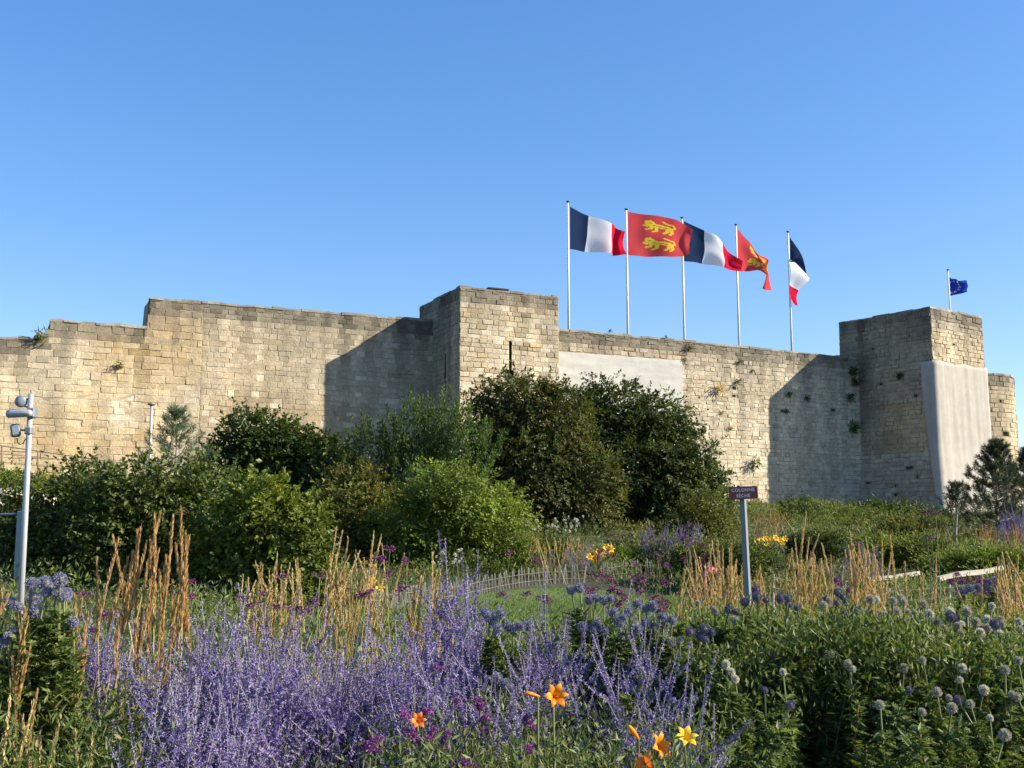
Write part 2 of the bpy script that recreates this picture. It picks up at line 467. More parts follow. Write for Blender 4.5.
ys = np.concatenate([[-3000, -800, -200, -60, -30], np.arange(-12, 85, 1.0), [120, 250, 800, 3000]])
b = MB(); v, q = grid(xs, ys); b.add(v, q)
tag(b.build('ground', M['soil'], smooth=True), kind='structure')

# lawn, a curved patch behind the flower bed
M['lawn'] = plain('lawn', (0.075, 0.12, 0.024), 0.9, var=0.35, scale=3.0, bump=0.3)
def lawn_edge(t):
    a = 2 * np.pi * t
    return np.stack([0.5 + 4.6 * np.cos(a) + .5 * np.cos(3 * a), 21.6 + 6.0 * np.sin(a) + .25 * 5.6 * np.cos(a) + .3 * np.sin(2 * a)], -1)
b = MB()
te = lawn_edge(np.arange(64) / 64)
c0 = te.mean(0); vv = [[c0[0], c0[1]]]
for f in (.25, .5, .75, 1.0): vv += list(c0 + (te - c0) * f)
vv = np.array(vv); z = ground_z(vv[:, 0], vv[:, 1]) + 0.012
tr = [[0, 1 + i, 1 + (i + 1) % 64] for i in range(64)]
qd = [[1 + k * 64 + i, 1 + (k + 1) * 64 + i, 1 + (k + 1) * 64 + (i + 1) % 64, 1 + k * 64 + (i + 1) % 64] for k in range(3) for i in range(64)]
b.add(np.column_stack([vv, z]), qd, tr)
tag(b.build('lawn', M['lawn'], smooth=True), kind='structure')
def in_lawn(x, y):
    p = np.stack([x - c0[0], y - c0[1]], -1)
    e = te - c0
    a = np.arctan2(p[:, 1], p[:, 0]); ea = np.arctan2(e[:, 1], e[:, 0]); er = np.hypot(e[:, 0], e[:, 1])
    o = np.argsort(ea)
    return np.hypot(p[:, 0], p[:, 1]) < np.interp(a, ea[o], er[o], period=2 * np.pi)
b = MB()
n = 60000
P = np.column_stack([rng.uniform(-7, 6, n), rng.uniform(13, 28.5, n)])
P = P[in_lawn(P[:, 0], P[:, 1])]
n = len(P); P3 = np.column_stack([P, ground_z(P[:, 0], P[:, 1]) + .005])
b.leaves(P3, unit(n) * .5 + [0, 0, 1], unit(n), rng.uniform(.04, .09, n), rng.uniform(.008, .016, n))
M['lawnblade'] = leafmat('lawn_blade', [(0.07, 0.12, 0.02), (0.10, 0.16, 0.026), (0.14, 0.19, 0.04)])
tag(b.build('grass', M['lawnblade']), kind='stuff')

# ------------------------------------------------------------------ masonry
def nz(x, y, z=0.0):
    return mnoise.noise(Vector((x, y, z)))
PAL = {'cream': (0.50, 0.405, 0.265), 'tan': (0.435, 0.34, 0.21), 'grey': (0.40, 0.345, 0.25), 'ochre': (0.48, 0.345, 0.165), 'pale': (0.57, 0.48, 0.335), 'drab': (0.33, 0.275, 0.19)}
def pick(ws):
    ks = list(ws); r = random.random() * sum(ws.values())
    for k in ks:
        r -= ws[k]
        if r <= 0: return np.array(PAL[k])
    return np.array(PAL[ks[-1]])
def masonry(mb, fmap, u0, u1, zbot, top, ch, slen, colf, jit=0.012, prot=0.03, hole=0.0, slits=(), gap=0.012, rough_hole=None, wrap=False, breaks=()):
    """real blocks: every stone stands proud of its mortar bed, some are missing; fmap(u, v, d) gives the place of a point d metres out"""
    umid = np.linspace(u0, u1, 60); zmax = max(top(u) for u in umid) + .01
    v = zbot
    while v < zmax:
        v2 = v + ch * random.uniform(.82, 1.18)
        u = u0 - (0 if wrap else random.random() * slen)
        cells = []
        while u < u1:
            L = slen * random.choice((random.uniform(.55, .9), random.uniform(.85, 1.2), random.uniform(1.1, 1.6)))
            a, c = max(u, u0), min(u + L, u1)
            cut = [x for x in breaks if a < x < c and v2 > min(top(x - .03), top(x + .03)) - .04 and abs(top(x - .06) - top(x + .06)) > .15]
            for a_, c_ in zip([a] + cut, cut + [c]):
                if c_ - a_ > .03:
                    cells.append([a_, c_])
            u += L
        for (sa, sb, za, zb) in slits:
            if v2 > za and v < zb:
                new = []
                for a, c in cells:
                    if c <= sa or a >= sb: new.append([a, c])
                    else:
                        if a < sa - .02: new.append([a, sa])
                        if c > sb + .02: new.append([sb, c])
                cells = new
                A = [fmap(sa, v, 0), fmap(sb, v, 0), fmap(sb, v2, 0), fmap(sa, v2, 0)]
                B = [fmap(sa, v, -.6), fmap(sb, v, -.6), fmap(sb, v2, -.6), fmap(sa, v2, -.6)]
                mb.add(A + B, [[0, 4, 7, 3], [1, 2, 6, 5], [4, 5, 6, 7], [0, 1, 5, 4], [3, 7, 6, 2]], col=(0.10, 0.09, 0.07))
        for a, c in cells:
            um = (a + c) / 2
            tz = top(um)
            if v >= tz - .03: continue
            w2 = min(v2, tz)
            if tz - w2 < .07: w2 = tz
            col = colf(um, (v + w2) / 2, tz)
            mort = col * .55 + np.array((0.40, 0.335, 0.235)) * .30
            h = hole * (1 if rough_hole is None else rough_hole(um, v))
            if random.random() < h and w2 < tz - 1.0:
                A = [fmap(a, v, 0), fmap(c, v, 0), fmap(c, w2, 0), fmap(a, w2, 0)]
                g = random.uniform(.07, .13)
                I = [fmap(a + g, v + g * .4, 0), fmap(c - g, v + g * .4, 0), fmap(c - g, w2 - g * .4, 0), fmap(a + g, w2 - g * .4, 0)]
                B = [fmap(a + g, v + g * .4, -.28), fmap(c - g, v + g * .4, -.28), fmap(c - g, w2 - g * .4, -.28), fmap(a + g, w2 - g * .4, -.28)]
                mb.add(A + I + B, [[0, 1, 5, 4], [1, 2, 6, 5], [2, 3, 7, 6], [3, 0, 4, 7], [4, 5, 9, 8], [5, 6, 10, 9], [6, 7, 11, 10], [7, 4, 8, 11], [8, 9, 10, 11]], col=mort * .8)
                continue
            mb.add([fmap(a, v, 0), fmap(c, v, 0), fmap(c, w2, 0), fmap(a, w2, 0)], [[0, 1, 2, 3]], col=mort)
            d = .006 + random.random() ** 2 * prot
            g = gap * random.uniform(.6, 1.5)
            j = lambda: random.uniform(-jit, jit)
            base = [(a + g, v + g), (c - g, v + g), (c - g, w2 - g), (a + g, w2 - g)]
            front = [(p[0] + j() + (.012 if k in (0, 3) else -.012), p[1] + j() + (.01 if k < 2 else -.01)) for k, p in enumerate(base)]
            V = [fmap(p[0], p[1], -.001) for p in base] + [fmap(p[0], p[1], d + j() * .6) for p in front]
            mb.add(V, [[4, 5, 6, 7], [0, 1, 5, 4], [1, 2, 6, 5], [2, 3, 7, 6], [3, 0, 4, 7]], col=col)
        v = v2
def flat_map(P0, dirv, outn, batter=None):
    P0 = np.asarray(P0, float)
    def f(u, v, d):
        o = d + (batter(v) if batter else 0)
        return (P0[0] + dirv[0] * u + outn[0] * o, P0[1] + dirv[1] * u + outn[1] * o, v)
    return f
def cap_strip(mb, fmap, u0, u1, top, back=0.45, step=0.55, col=(0.27, 0.25, 0.21), lip=0.02, wob=0.06, breaks=()):
    """coping stones along a wall head"""
    u = u0
    while u < u1 - .02:
        L = step * random.uniform(.7, 1.5); c = min(u + L, u1)
        for x in breaks:
            if u + .01 < x < c: c = x; break
        t0, t1 = top(u + .01), top(c - .01)
        if abs(t0 - t1) > .25: t0 = t1 = min(t0, t1)
        h = random.uniform(0, wob); d = lip + random.uniform(-.015, .02); th = .07
        V = [fmap(u + .004, t0 - th * 0 + .001, d), fmap(c - .004, t1 + .001, d), fmap(c - .004, t1 + th + h, d - .02), fmap(u + .004, t0 + th + h, d - .02),
             fmap(u + .004, t0 + .001, -back), fmap(c - .004, t1 + .001, -back), fmap(c - .004, t1 + th + h, -back), fmap(u + .004, t0 + th + h, -back)]
        k = random.uniform(.75, 1.2)
        mb.add(V, [[0, 1, 2, 3], [3, 2, 6, 7], [0, 4, 5, 1], [0, 3, 7, 4], [1, 5, 6, 2], [4, 7, 6, 5]], col=np.array(col) * k)
        u = c

def weather(col, u, v, tz, seed, band=0.9, dark=0.5, var=.16):
    """lichen and soot staining near the wall head, drifting down in streaks"""
    d = tz - v
    st = 0.5 + 0.5 * nz(u * .9, v * .08, seed)
    k = math.exp(-max(d, 0) / (band * (0.4 + 1.3 * st)))
    col = col * (1 - k * dark) + np.array((0.10, 0.095, 0.08)) * k * dark
    if d < .55: col = col * .45 + np.array((0.20, 0.185, 0.15)) * .45 * random.uniform(.7, 1.3)
    sk = max(0.0, nz(u * 1.9, v * .05, seed + 3) - .08)      # dark rain streaks below the head of the wall
    col = col * (1 - min(.5, 1.5 * sk) * math.exp(-max(d, 0) / 2.6))
    return col * random.uniform(1 - var, 1 + var)

# --- curtain wall: the top line, from the left ruin to the right tower
prof_px = [(-60, 341), (0, 337), (33, 338), (37, 333), (45, 332), (50, 319), (100, 323), (147, 327), (150, 297), (207, 302), (330, 312), (430, 320), (560, 329), (680, 340), (838, 356)]
prof = [wall_s(*p) for p in prof_px]
PS = np.array([p[0] for p in prof]); PZ = np.array([p[1] for p in prof])
CAP = 0.08
def wall_top(s):
    return float(np.interp(s, PS, PZ)) - CAP + .05 * nz(s * 1.1, 0, 60.0) + (.05 * nz(s * 2.7, 4, 60.0) if s < 5.2 else 0)
S_A = wall_s(200, 400)[0]; S_T = wall_s(440, 330)[0] + .6; S_B = S_T + 3.4; S_END = wall_s(846, 400)[0] + 3.0
S_L = -30.0
WP0 = np.append(WN * WOFF, 0)
def wmap(u, v, d):
    return (WP0[0] + WW[0] * u - WN[0] * d, WP0[1] + WW[1] * u - WN[1] * d, v)
def patch(u, v, cu, cv, ru, rv):
    return math.exp(-((u - cu) / ru) ** 2 - ((v - cv) / rv) ** 2)
OCH = [wall_s(110, 430), wall_s(180, 380), wall_s(60, 440), wall_s(150, 350)]
WHT = [wall_s(120, 410), wall_s(195, 400), wall_s(60, 360)]
def lerp(a, b, k): return np.array(a) * (1 - k) + np.array(b) * k
CREAM = np.array((0.60, 0.50, 0.345)); PALE = np.array((0.68, 0.60, 0.46)); OCHRE = np.array((0.56, 0.405, 0.20)); GREY = np.array((0.43, 0.385, 0.29)); BROWN = np.array((0.40, 0.315, 0.20))
def blot(u, v, f, seed): return max(0.0, min(1.0, .5 + 1.1 * nz(u * f, v * f * 1.3, seed)))
def col_left(u, v, tz):
    o = max(patch(u, v, c[0], c[1], 2.4, 1.4) for c in OCH)
    w = max(patch(u, v, c[0], c[1], .9, .8) for c in WHT)
    c = lerp(CREAM, PALE, .7 * blot(u, v, .5, 2.2))
    c = lerp(c, OCHRE, min(.95, 1.0 * o + .35 * blot(u, v, .8, 7.7)) * random.uniform(.6, 1.1))
    c = lerp(c, BROWN, .55 * max(0, blot(u, v, .45, 12.3) - .45) / .55)
    c = lerp(c, PALE, min(1, w * random.uniform(.4, 1.2)))
    c = lerp(c, GREY, .35 * blot(u, v, .35, 5.1))
    return weather(c, u, v, tz, 1.0, .55, .6, .07)
def col_mid(u, v, tz):
    g = blot(u, v, .22, 9.0)
    c = lerp(CREAM, GREY, .25 + .55 * g)
    c = lerp(c, BROWN, min(.9, 1.15 * patch(0, v, 0, 6.2, 1, 1.1) * blot(u, v, .3, 3.3) + .12))
    low = 1 - smooth(4.6, 5.8, v)
    c = lerp(c, OCHRE if random.random() < .5 else PALE, .55 * low * random.random())
    if random.random() < .10: c = lerp(c, PALE, .6)
    if random.random() < .08: c = lerp(c, BROWN, .6)
    return weather(c, u, v, tz, 4.0, .9, .6, .08)
def col_right(u, v, tz):
    c = lerp(CREAM, PALE, blot(u, v, .5, 6.1))
    c = lerp(c, GREY, .55 * blot(u, v, .3, 8.8) + .2 * random.random())
    if random.random() < .07: c = lerp(c, BROWN, .5)
    return weather(c, u, v, tz, 6.0, .8, .65, .09)
def bump_right(u, v):
    return max(0.0, 0.7 + 1.6 * nz(u * .5, v * .5, 2.0))
mb = MB()
masonry(mb, wmap, S_L, S_A, 1.5, wall_top, .265, .52, col_left, jit=.022, prot=.017, hole=.002, gap=.005, breaks=list(PS))
masonry(mb, wmap, S_A, S_T, 1.5, wall_top, .225, .42, col_mid, jit=.014, prot=.011, hole=0, gap=.005)
SL_R = [(*(wall_s(560, 353)[:1]), wall_s(681, 360)[0], 0, 0)]
masonry(mb, wmap, S_B, S_END, 1.5, wall_top, .205, .38, col_right, jit=.026, prot=.023, hole=.016, rough_hole=bump_right, gap=.011)
cap_strip(mb, wmap, S_L, S_T, wall_top, breaks=list(PS))
cap_strip(mb, wmap, S_B, S_END, wall_top)
# core of the wall (rubble body and rear face)
for a, c in zip([S_L] + list(PS[1:]), list(PS[1:]) + [S_END]):
    if c - a < .02: continue
    for d0, d1 in ((-.35, -1.7),):
        ta, tc = wall_top(a + .002) - .02, wall_top(c - .002) - .02
        V = [wmap(a, 1, d0), wmap(c, 1, d0), wmap(c, tc, d0), wmap(a, ta, d0), wmap(a, 1, d1), wmap(c, 1, d1), wmap(c, tc, d1), wmap(a, ta, d1)]
        mb.add(V, [[0, 1, 2, 3], [3, 2, 6, 7], [5, 4, 7, 6], [0, 3, 7, 4], [1, 5, 6, 2]], col=(.30, .27, .21))
wallE = empty('curtain_wall', wmap(10, 2, 0), 'long pale limestone rampart wall with stepped ruined left end and straight top', 'wall')
def child(mbx, name, mats, parent, smooth=False):
    o = mbx.build(name, mats, parent, smooth)
    o.location = -Vector(parent.location)
    if parent.rotation_euler.z: o.matrix_parent_inverse = Matrix.Identity(4)
    return o
child(mb, 'masonry', [M['stone']], wallE)
# pale rendered panel beside the left tower
ps0, ps1 = wall_s(555, 353)[0], wall_s(681, 360)[0]
pz1a, pz1b = wall_s(562, 352)[1], wall_s(680, 361)[1]
mb = MB()
nseg = 12
for i in range(nseg):
    a = ps0 + (ps1 - ps0) * i / nseg; c = ps0 + (ps1 - ps0) * (i + 1) / nseg
    ta = pz1a + (pz1b - pz1a) * i / nseg; tc = pz1a + (pz1b - pz1a) * (i + 1) / nseg
    V = [wmap(a, 3.6, .10), wmap(c, 3.6, .10), wmap(c, tc, .10), wmap(a, ta, .10), wmap(a, 3.6, .0), wmap(c, 3.6, .0), wmap(c, tc, .0), wmap(a, ta, .0)]
    qs = [[0, 1, 2, 3], [3, 2, 6, 7]]
    if i == 0: qs.append([0, 3, 7, 4])
    if i == nseg - 1: qs.append([1, 5, 6, 2])
    mb.add(V, qs)
child(mb, 'rendered_panel', [M['plaster']], wallE)

# rampart walk behind the wall: ground the flag poles stand on
b = MB()
TZ = wall_top(30) - 1.0
SR0 = S_L; SR1 = PS[7] + 1; SR2 = PS[8] + 1.5; SR3 = S_END + 1
for a_, c_, za, zc in ((SR0, SR1, TZ - 2.2, TZ - 2.2), (SR1, SR2, TZ - 2.2, TZ), (SR2, SR3, TZ, TZ)):
    V = [wmap(a_, za, -1.71), wmap(c_, zc, -1.71), wmap(c_, zc - .3, -16), wmap(a_, za - .3, -16), wmap(a_, 1, -1.71), wmap(c_, 1, -1.71), wmap(c_, 1, -26), wmap(a_, 1, -26)]
    b.add(V, [[0, 1, 2, 3], [3, 2, 6, 7]] + ([[0, 3, 7, 4]] if a_ == SR0 else []) + ([[1, 5, 6, 2]] if c_ == SR3 else []))
tag(b.build('rampart_terrain', M['lawn']), kind='structure')

# --- left tower (square, parallel to the wall)
CA = np.array([-2.167, 44.863]); HA = 10.028 + EYE; WA = 4.62; DA = 4.75
towA = empty('square_tower', (CA[0] + WW[0] * 2.3, CA[1] + WW[1] * 2.3, 2.2), 'square stone tower with narrow arrow slit, projecting beside the pale panel', 'tower')
def col_towA(u, v, tz):
    c = lerp(CREAM, GREY, .15 + .45 * blot(u, v, .5, 1.9))
    r = random.random()
    if r < .22: c = lerp(c, PALE, .8)
    elif r < .42: c = lerp(c, BROWN, .65)
    elif r < .48: c = lerp(c, OCHRE, .6)
    return weather(c, u, v, tz, 12.0, 1.0, .55, .08)
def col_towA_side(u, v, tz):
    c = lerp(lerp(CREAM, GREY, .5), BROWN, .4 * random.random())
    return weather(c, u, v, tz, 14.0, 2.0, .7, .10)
topA = lambda u: HA - .02
def slit_u(px, py):
    # along the front face of the tower
    r = ray(px, py); n_off = WN @ CA
    q = r * (n_off / (WN @ r[:2])); return WW @ (q[:2] - CA), q[2] + EYE
su, sz0 = slit_u(510.3, 372); _, sz1 = slit_u(510.3, 344)
mb = MB()
fA = flat_map(CA, WW, -WN)
masonry(mb, fA, 0, WA, 1.8, topA, .215, .40, col_towA, jit=.014, prot=.022, hole=0, slits=[(su - .06, su + .06, sz0, sz1), (su - .17, su + .17, sz0 - .42, sz0 - .001)])
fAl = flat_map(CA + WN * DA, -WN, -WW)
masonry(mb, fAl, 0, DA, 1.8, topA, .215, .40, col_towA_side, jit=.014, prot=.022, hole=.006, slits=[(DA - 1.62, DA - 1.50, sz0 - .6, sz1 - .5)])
fAr = flat_map(CA + WW * WA, WN, WW)
masonry(mb, fAr, 0, DA, 1.8, topA, .215, .40, col_towA, prot=.035)
fAb = flat_map(CA + WW * WA + WN * DA, -WW, WN)
masonry(mb, fAb, 0, WA, 5, topA, .215, .40, col_towA, prot=.03)
def roof_slab(mb, C, du, dn, wu, dn_len, z, col=(.30, .28, .24)):
    P = [C - du * .03 - dn * .03, C + du * (wu + .03) - dn * .03, C + du * (wu + .03) + dn * (dn_len + .03), C - du * .03 + dn * (dn_len + .03)]
    V = [(p[0], p[1], z - .02) for p in P] + [(p[0], p[1], z + .07) for p in P]
    mb.add(V, [[4, 5, 6, 7], [0, 1, 5, 4], [1, 2, 6, 5], [2, 3, 7, 6], [3, 0, 4, 7], [3, 2, 1, 0]], col=col)
roof_slab(mb, CA + WW * .2 + WN * .2, WW, WN, WA - .4, DA - .4, HA - .06, col=(.24, .22, .18))
cap_strip(mb, fA, 0, WA, lambda u: HA - .05, lip=.015, col=(.24, .22, .18))
cap_strip(mb, fAl, 0, DA, lambda u: HA - .05, lip=.015, col=(.20, .185, .15))
cap_strip(mb, fAr, .46, DA, lambda u: HA - .05, lip=.015, col=(.24, .22, .18))
child(mb, 'masonry', [M['stone']], towA)
# dark hatch on the tower roof
hp = CA + WW * 2.05 + WN * .9
hat = empty('roof_hatch', (hp[0], hp[1], HA + .05), 'small dark hatch lying on top of the square tower', 'hatch', rz=math.atan2(WW[1], WW[0]))
b = MB(); b.bevbox((0, 0, .06), (.88, .5, .12), .015); b.build('frame', M['dark'], hat)
b = MB(); b.bevbox((0, -.02, .165), (.98, .62, .08), .02, rot=Quaternion((1, 0, 0), R(-4))); b.build('lid', M['dark'], hat)

# --- right tower (square, turned, battered foot)
ang = R(54); FB = np.array([math.sin(ang), math.cos(ang)]); GB = np.array([-FB[1], FB[0]])
CB = np.array([20.727, 53.588]) * 1.016; HB = 10.966 * 1.016 + EYE; WB = 4.66; DB = 5.55
ZB = U(930, 448, CB[1])[2]
def batB(v):
    return max(0, (HB - v)) * .005 + max(0, ZB + .15 - v) * .10
topB = lambda u: HB - .02
towB = empty('corner_tower', (CB[0] + FB[0] * 2.3, CB[1] + FB[1] * 2.3, 2.5), 'tall weathered square tower at right with pale sheet over its sunny face', 'tower')
def col_B(u, v, tz):
    c = lerp(CREAM, GREY, .2 + .4 * blot(u, v, .6, 2.7))
    if random.random() < .2: c = lerp(c, BROWN, .5)
    if tz - v < .95: c = lerp(c, (0.40, 0.365, 0.30), .65)
    return weather(c, u, v, tz, 21.0, .6, .45, .08)
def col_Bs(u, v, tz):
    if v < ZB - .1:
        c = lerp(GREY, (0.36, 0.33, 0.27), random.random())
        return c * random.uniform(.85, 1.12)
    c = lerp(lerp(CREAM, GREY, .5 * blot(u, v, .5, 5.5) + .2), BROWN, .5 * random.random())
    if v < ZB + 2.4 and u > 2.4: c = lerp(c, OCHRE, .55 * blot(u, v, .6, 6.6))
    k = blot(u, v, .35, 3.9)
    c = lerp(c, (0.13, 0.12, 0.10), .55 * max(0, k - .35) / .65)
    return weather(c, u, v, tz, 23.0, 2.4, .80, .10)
# the four faces meet at battered corners: shift u with the batter so that corners close
def bat_map(C, du, dn, length):
    def f(u, v, d):
        o = batB(v)
        t = u / length
        uu = -o + t * (length + 2 * o)
        return (C[0] + du[0] * uu + dn[0] * (o + d), C[1] + du[1] * uu + dn[1] * (o + d), v)
    return f
mb = MB()
fB = bat_map(CB, FB, -GB, WB)
masonry(mb, fB, 0, WB, 1.8, topB, .215, .40, col_B, jit=.016, prot=.04, hole=.01)
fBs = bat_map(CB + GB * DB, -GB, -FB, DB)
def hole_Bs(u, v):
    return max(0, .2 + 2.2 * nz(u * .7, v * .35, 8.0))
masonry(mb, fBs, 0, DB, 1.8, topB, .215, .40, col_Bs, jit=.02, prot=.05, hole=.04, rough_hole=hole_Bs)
fBr = bat_map(CB + FB * WB, GB, FB, DB)
masonry(mb, fBr, 0, DB, 1.8, topB, .215, .40, col_B, prot=.04)
fBb = bat_map(CB + FB * WB + GB * DB, -FB, GB, WB)
masonry(mb, fBb, 0, WB, 6, topB, .215, .40, col_B, prot=.04)
roof_slab(mb, CB + FB * .2 + GB * .2, FB, GB, WB - .4, DB - .4, HB - .06, col=(.27, .25, .21))
cap_strip(mb, fB, 0, WB, lambda u: HB - .05, lip=.015, col=(.30, .275, .225))
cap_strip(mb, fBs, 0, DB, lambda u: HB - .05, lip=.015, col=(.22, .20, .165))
cap_strip(mb, fBr, .46, DB, lambda u: HB - .05, lip=.015, col=(.30, .275, .225))
child(mb, 'masonry', [M['stone']], towB)
# sheet hung over the sunny face, wrapped round the near corner
zt = U(935, 361, CB[1])[2]; zbm = U(950, 514, CB[1])[2]
mb = MB()
path = [(-.62, 1)] + [(-.62 + .62 * k / 4, 1) for k in range(1, 5)] + [(WB * k / 40, 0) for k in range(1, 41)]
nzv = 40
V = []
for iz in range(nzv + 1):
    v_ = zt + (zbm - zt) * iz / nzv
    for ip, (u_, side) in enumerate(path):
        fr = iz / nzv
        if side:
            x0 = u_ * (1 - .78 * max(0, fr - .25) / .75 * 1.0)
            p = fBs(DB + x0, v_, .10)
        else:
            fold = .03 * nz(u_ * 2.6, v_ * .12, 3) + .022 * nz(u_ * 6.0 + v_ * .15, v_ * .10, 1) + .02 * math.sin(u_ * 7 + v_ * .5) * math.exp(-((u_ - 1.0 - (HB - v_) * .12) / .5) ** 2)
            sag = .05 * math.sin(u_ * 3.0) if iz == 0 else 0
            p = fB(u_, v_ + sag, .12 + fold)
        V.append(p)
npth = len(path)
Q = [[i * npth + j + 1, i * npth + j, (i + 1) * npth + j, (i + 1) * npth + j + 1] for i in range(nzv) for j in range(npth - 1)]
mb.add(V, Q)
sh = mb.build('cover_sheet', M['sheet'], smooth=True)
md = sh.modifiers.new('thick', 'SOLIDIFY'); md.thickness = .012; md.offset = 1
tag(sh, 'long grey protective sheet draped down the sunlit face of the right tower', 'cover sheet')

# --- round tower behind, far right
RC = np.array([26.15, 63.4]); RR = 2.75; RH = U(995, 374, 61.0)[2]
rt = empty('round_tower', (RC[0], RC[1], 2.5), 'round stone tower just showing behind the right tower', 'tower')
def fR(u, v, d):
    a = -math.pi * .5 + u / RR
    r = RR + d + max(0, RH - v) * .008
    return (RC[0] + r * math.cos(a), RC[1] + r * math.sin(a), v)
mb = MB()
def col_R(u, v, tz):
    return weather(lerp(lerp(CREAM, GREY, .5 * blot(u, v, .5, 4.4)), BROWN, .45 * random.random()), u, v, tz, 31, .7, .5, .08)
masonry(mb, fR, -math.pi * RR, math.pi * RR, 1.8, lambda u: RH - .08, .26, .42, col_R, prot=.04, hole=.006)
cap_strip(mb, fR, -math.pi * RR, math.pi * RR, lambda u: RH - .08, back=.6)
mb.tube([(RC[0], RC[1], RH - .6), (RC[0], RC[1], RH - .3)], RR - .4, n=40, col=(.3, .27, .22))
child(mb, 'masonry', [M['stone']], rt)
#PART2

# ------------------------------------------------------------------ flags and poles
def cr(ctrl, t):
    """Catmull-Rom through control rows (n,k) with their own parameters ctrl[:,0]"""
    T = ctrl[:, 0]; Pp = ctrl[:, 1:]
    n = len(T)
    m = np.zeros_like(Pp)
    for i in range(n):
        a, c = max(0, i - 1), min(n - 1, i + 1)
        m[i] = (Pp[c] - Pp[a]) / (T[c] - T[a])
    k = np.clip(np.searchsorted(T, t) - 1, 0, n - 2)
    h = T[k + 1] - T[k]; x = (t - T[k]) / h
    x = x[:, None]; h = h[:, None]
    return (2 * x**3 - 3 * x**2 + 1) * Pp[k] + (x**3 - 2 * x**2 + x) * h * m[k] + (-2 * x**3 + 3 * x**2) * Pp[k + 1] + (x**3 - x**2) * h * m[k + 1]
POLE_OFF = 3.2
def pole_at(px_top, py_top, px_low, py_low, off=POLE_OFF, rad=.055):
    top = wallpt(px_top, py_top, off)
    return top
def seg_d(p, a, c):
    a = np.array(a); c = np.array(c); ab = c - a
    t = np.clip(((p - a) @ ab) / (ab @ ab), 0, 1)
    return np.hypot(*(p - a - t[:, None] * ab).T)
def leopard(x, y):
    """walking beast facing the hoist, drawn in a unit box; returns gold mask and inner mask"""
    p = np.stack([x, y], -1)
    parts = [((.24, .64), (.70, .56), .085), ((.70, .56), (.80, .48), .085), ((.16, .72), (.22, .74), .10), ((.20, .82), (.20, .86), .05), ((.08, .80), (.10, .86), .035),
             ((.28, .58), (.20, .40), .045), ((.20, .40), (.08, .36), .035), ((.24, .62), (.10, .56), .040), ((.10, .56), (.02, .60), .035), ((.40, .55), (.38, .30), .045), ((.38, .30), (.28, .22), .035),
             ((.74, .50), (.70, .28), .05), ((.70, .28), (.60, .18), .038), ((.80, .50), (.86, .28), .05), ((.86, .28), (.78, .14), .038),
             ((.82, .52), (.95, .60), .03), ((.95, .60), (.90, .76), .03), ((.90, .76), (.72, .80), .03), ((.72, .80), (.60, .90), .035)]
    gold = np.zeros(len(x), bool)
    for a, c, r in parts: gold |= seg_d(p, a, c) < r * 1.22
    inner = (seg_d(p, (.30, .62), (.68, .545)) < .035) | (seg_d(p, (.17, .725), (.21, .735)) < .035)
    return gold, inner
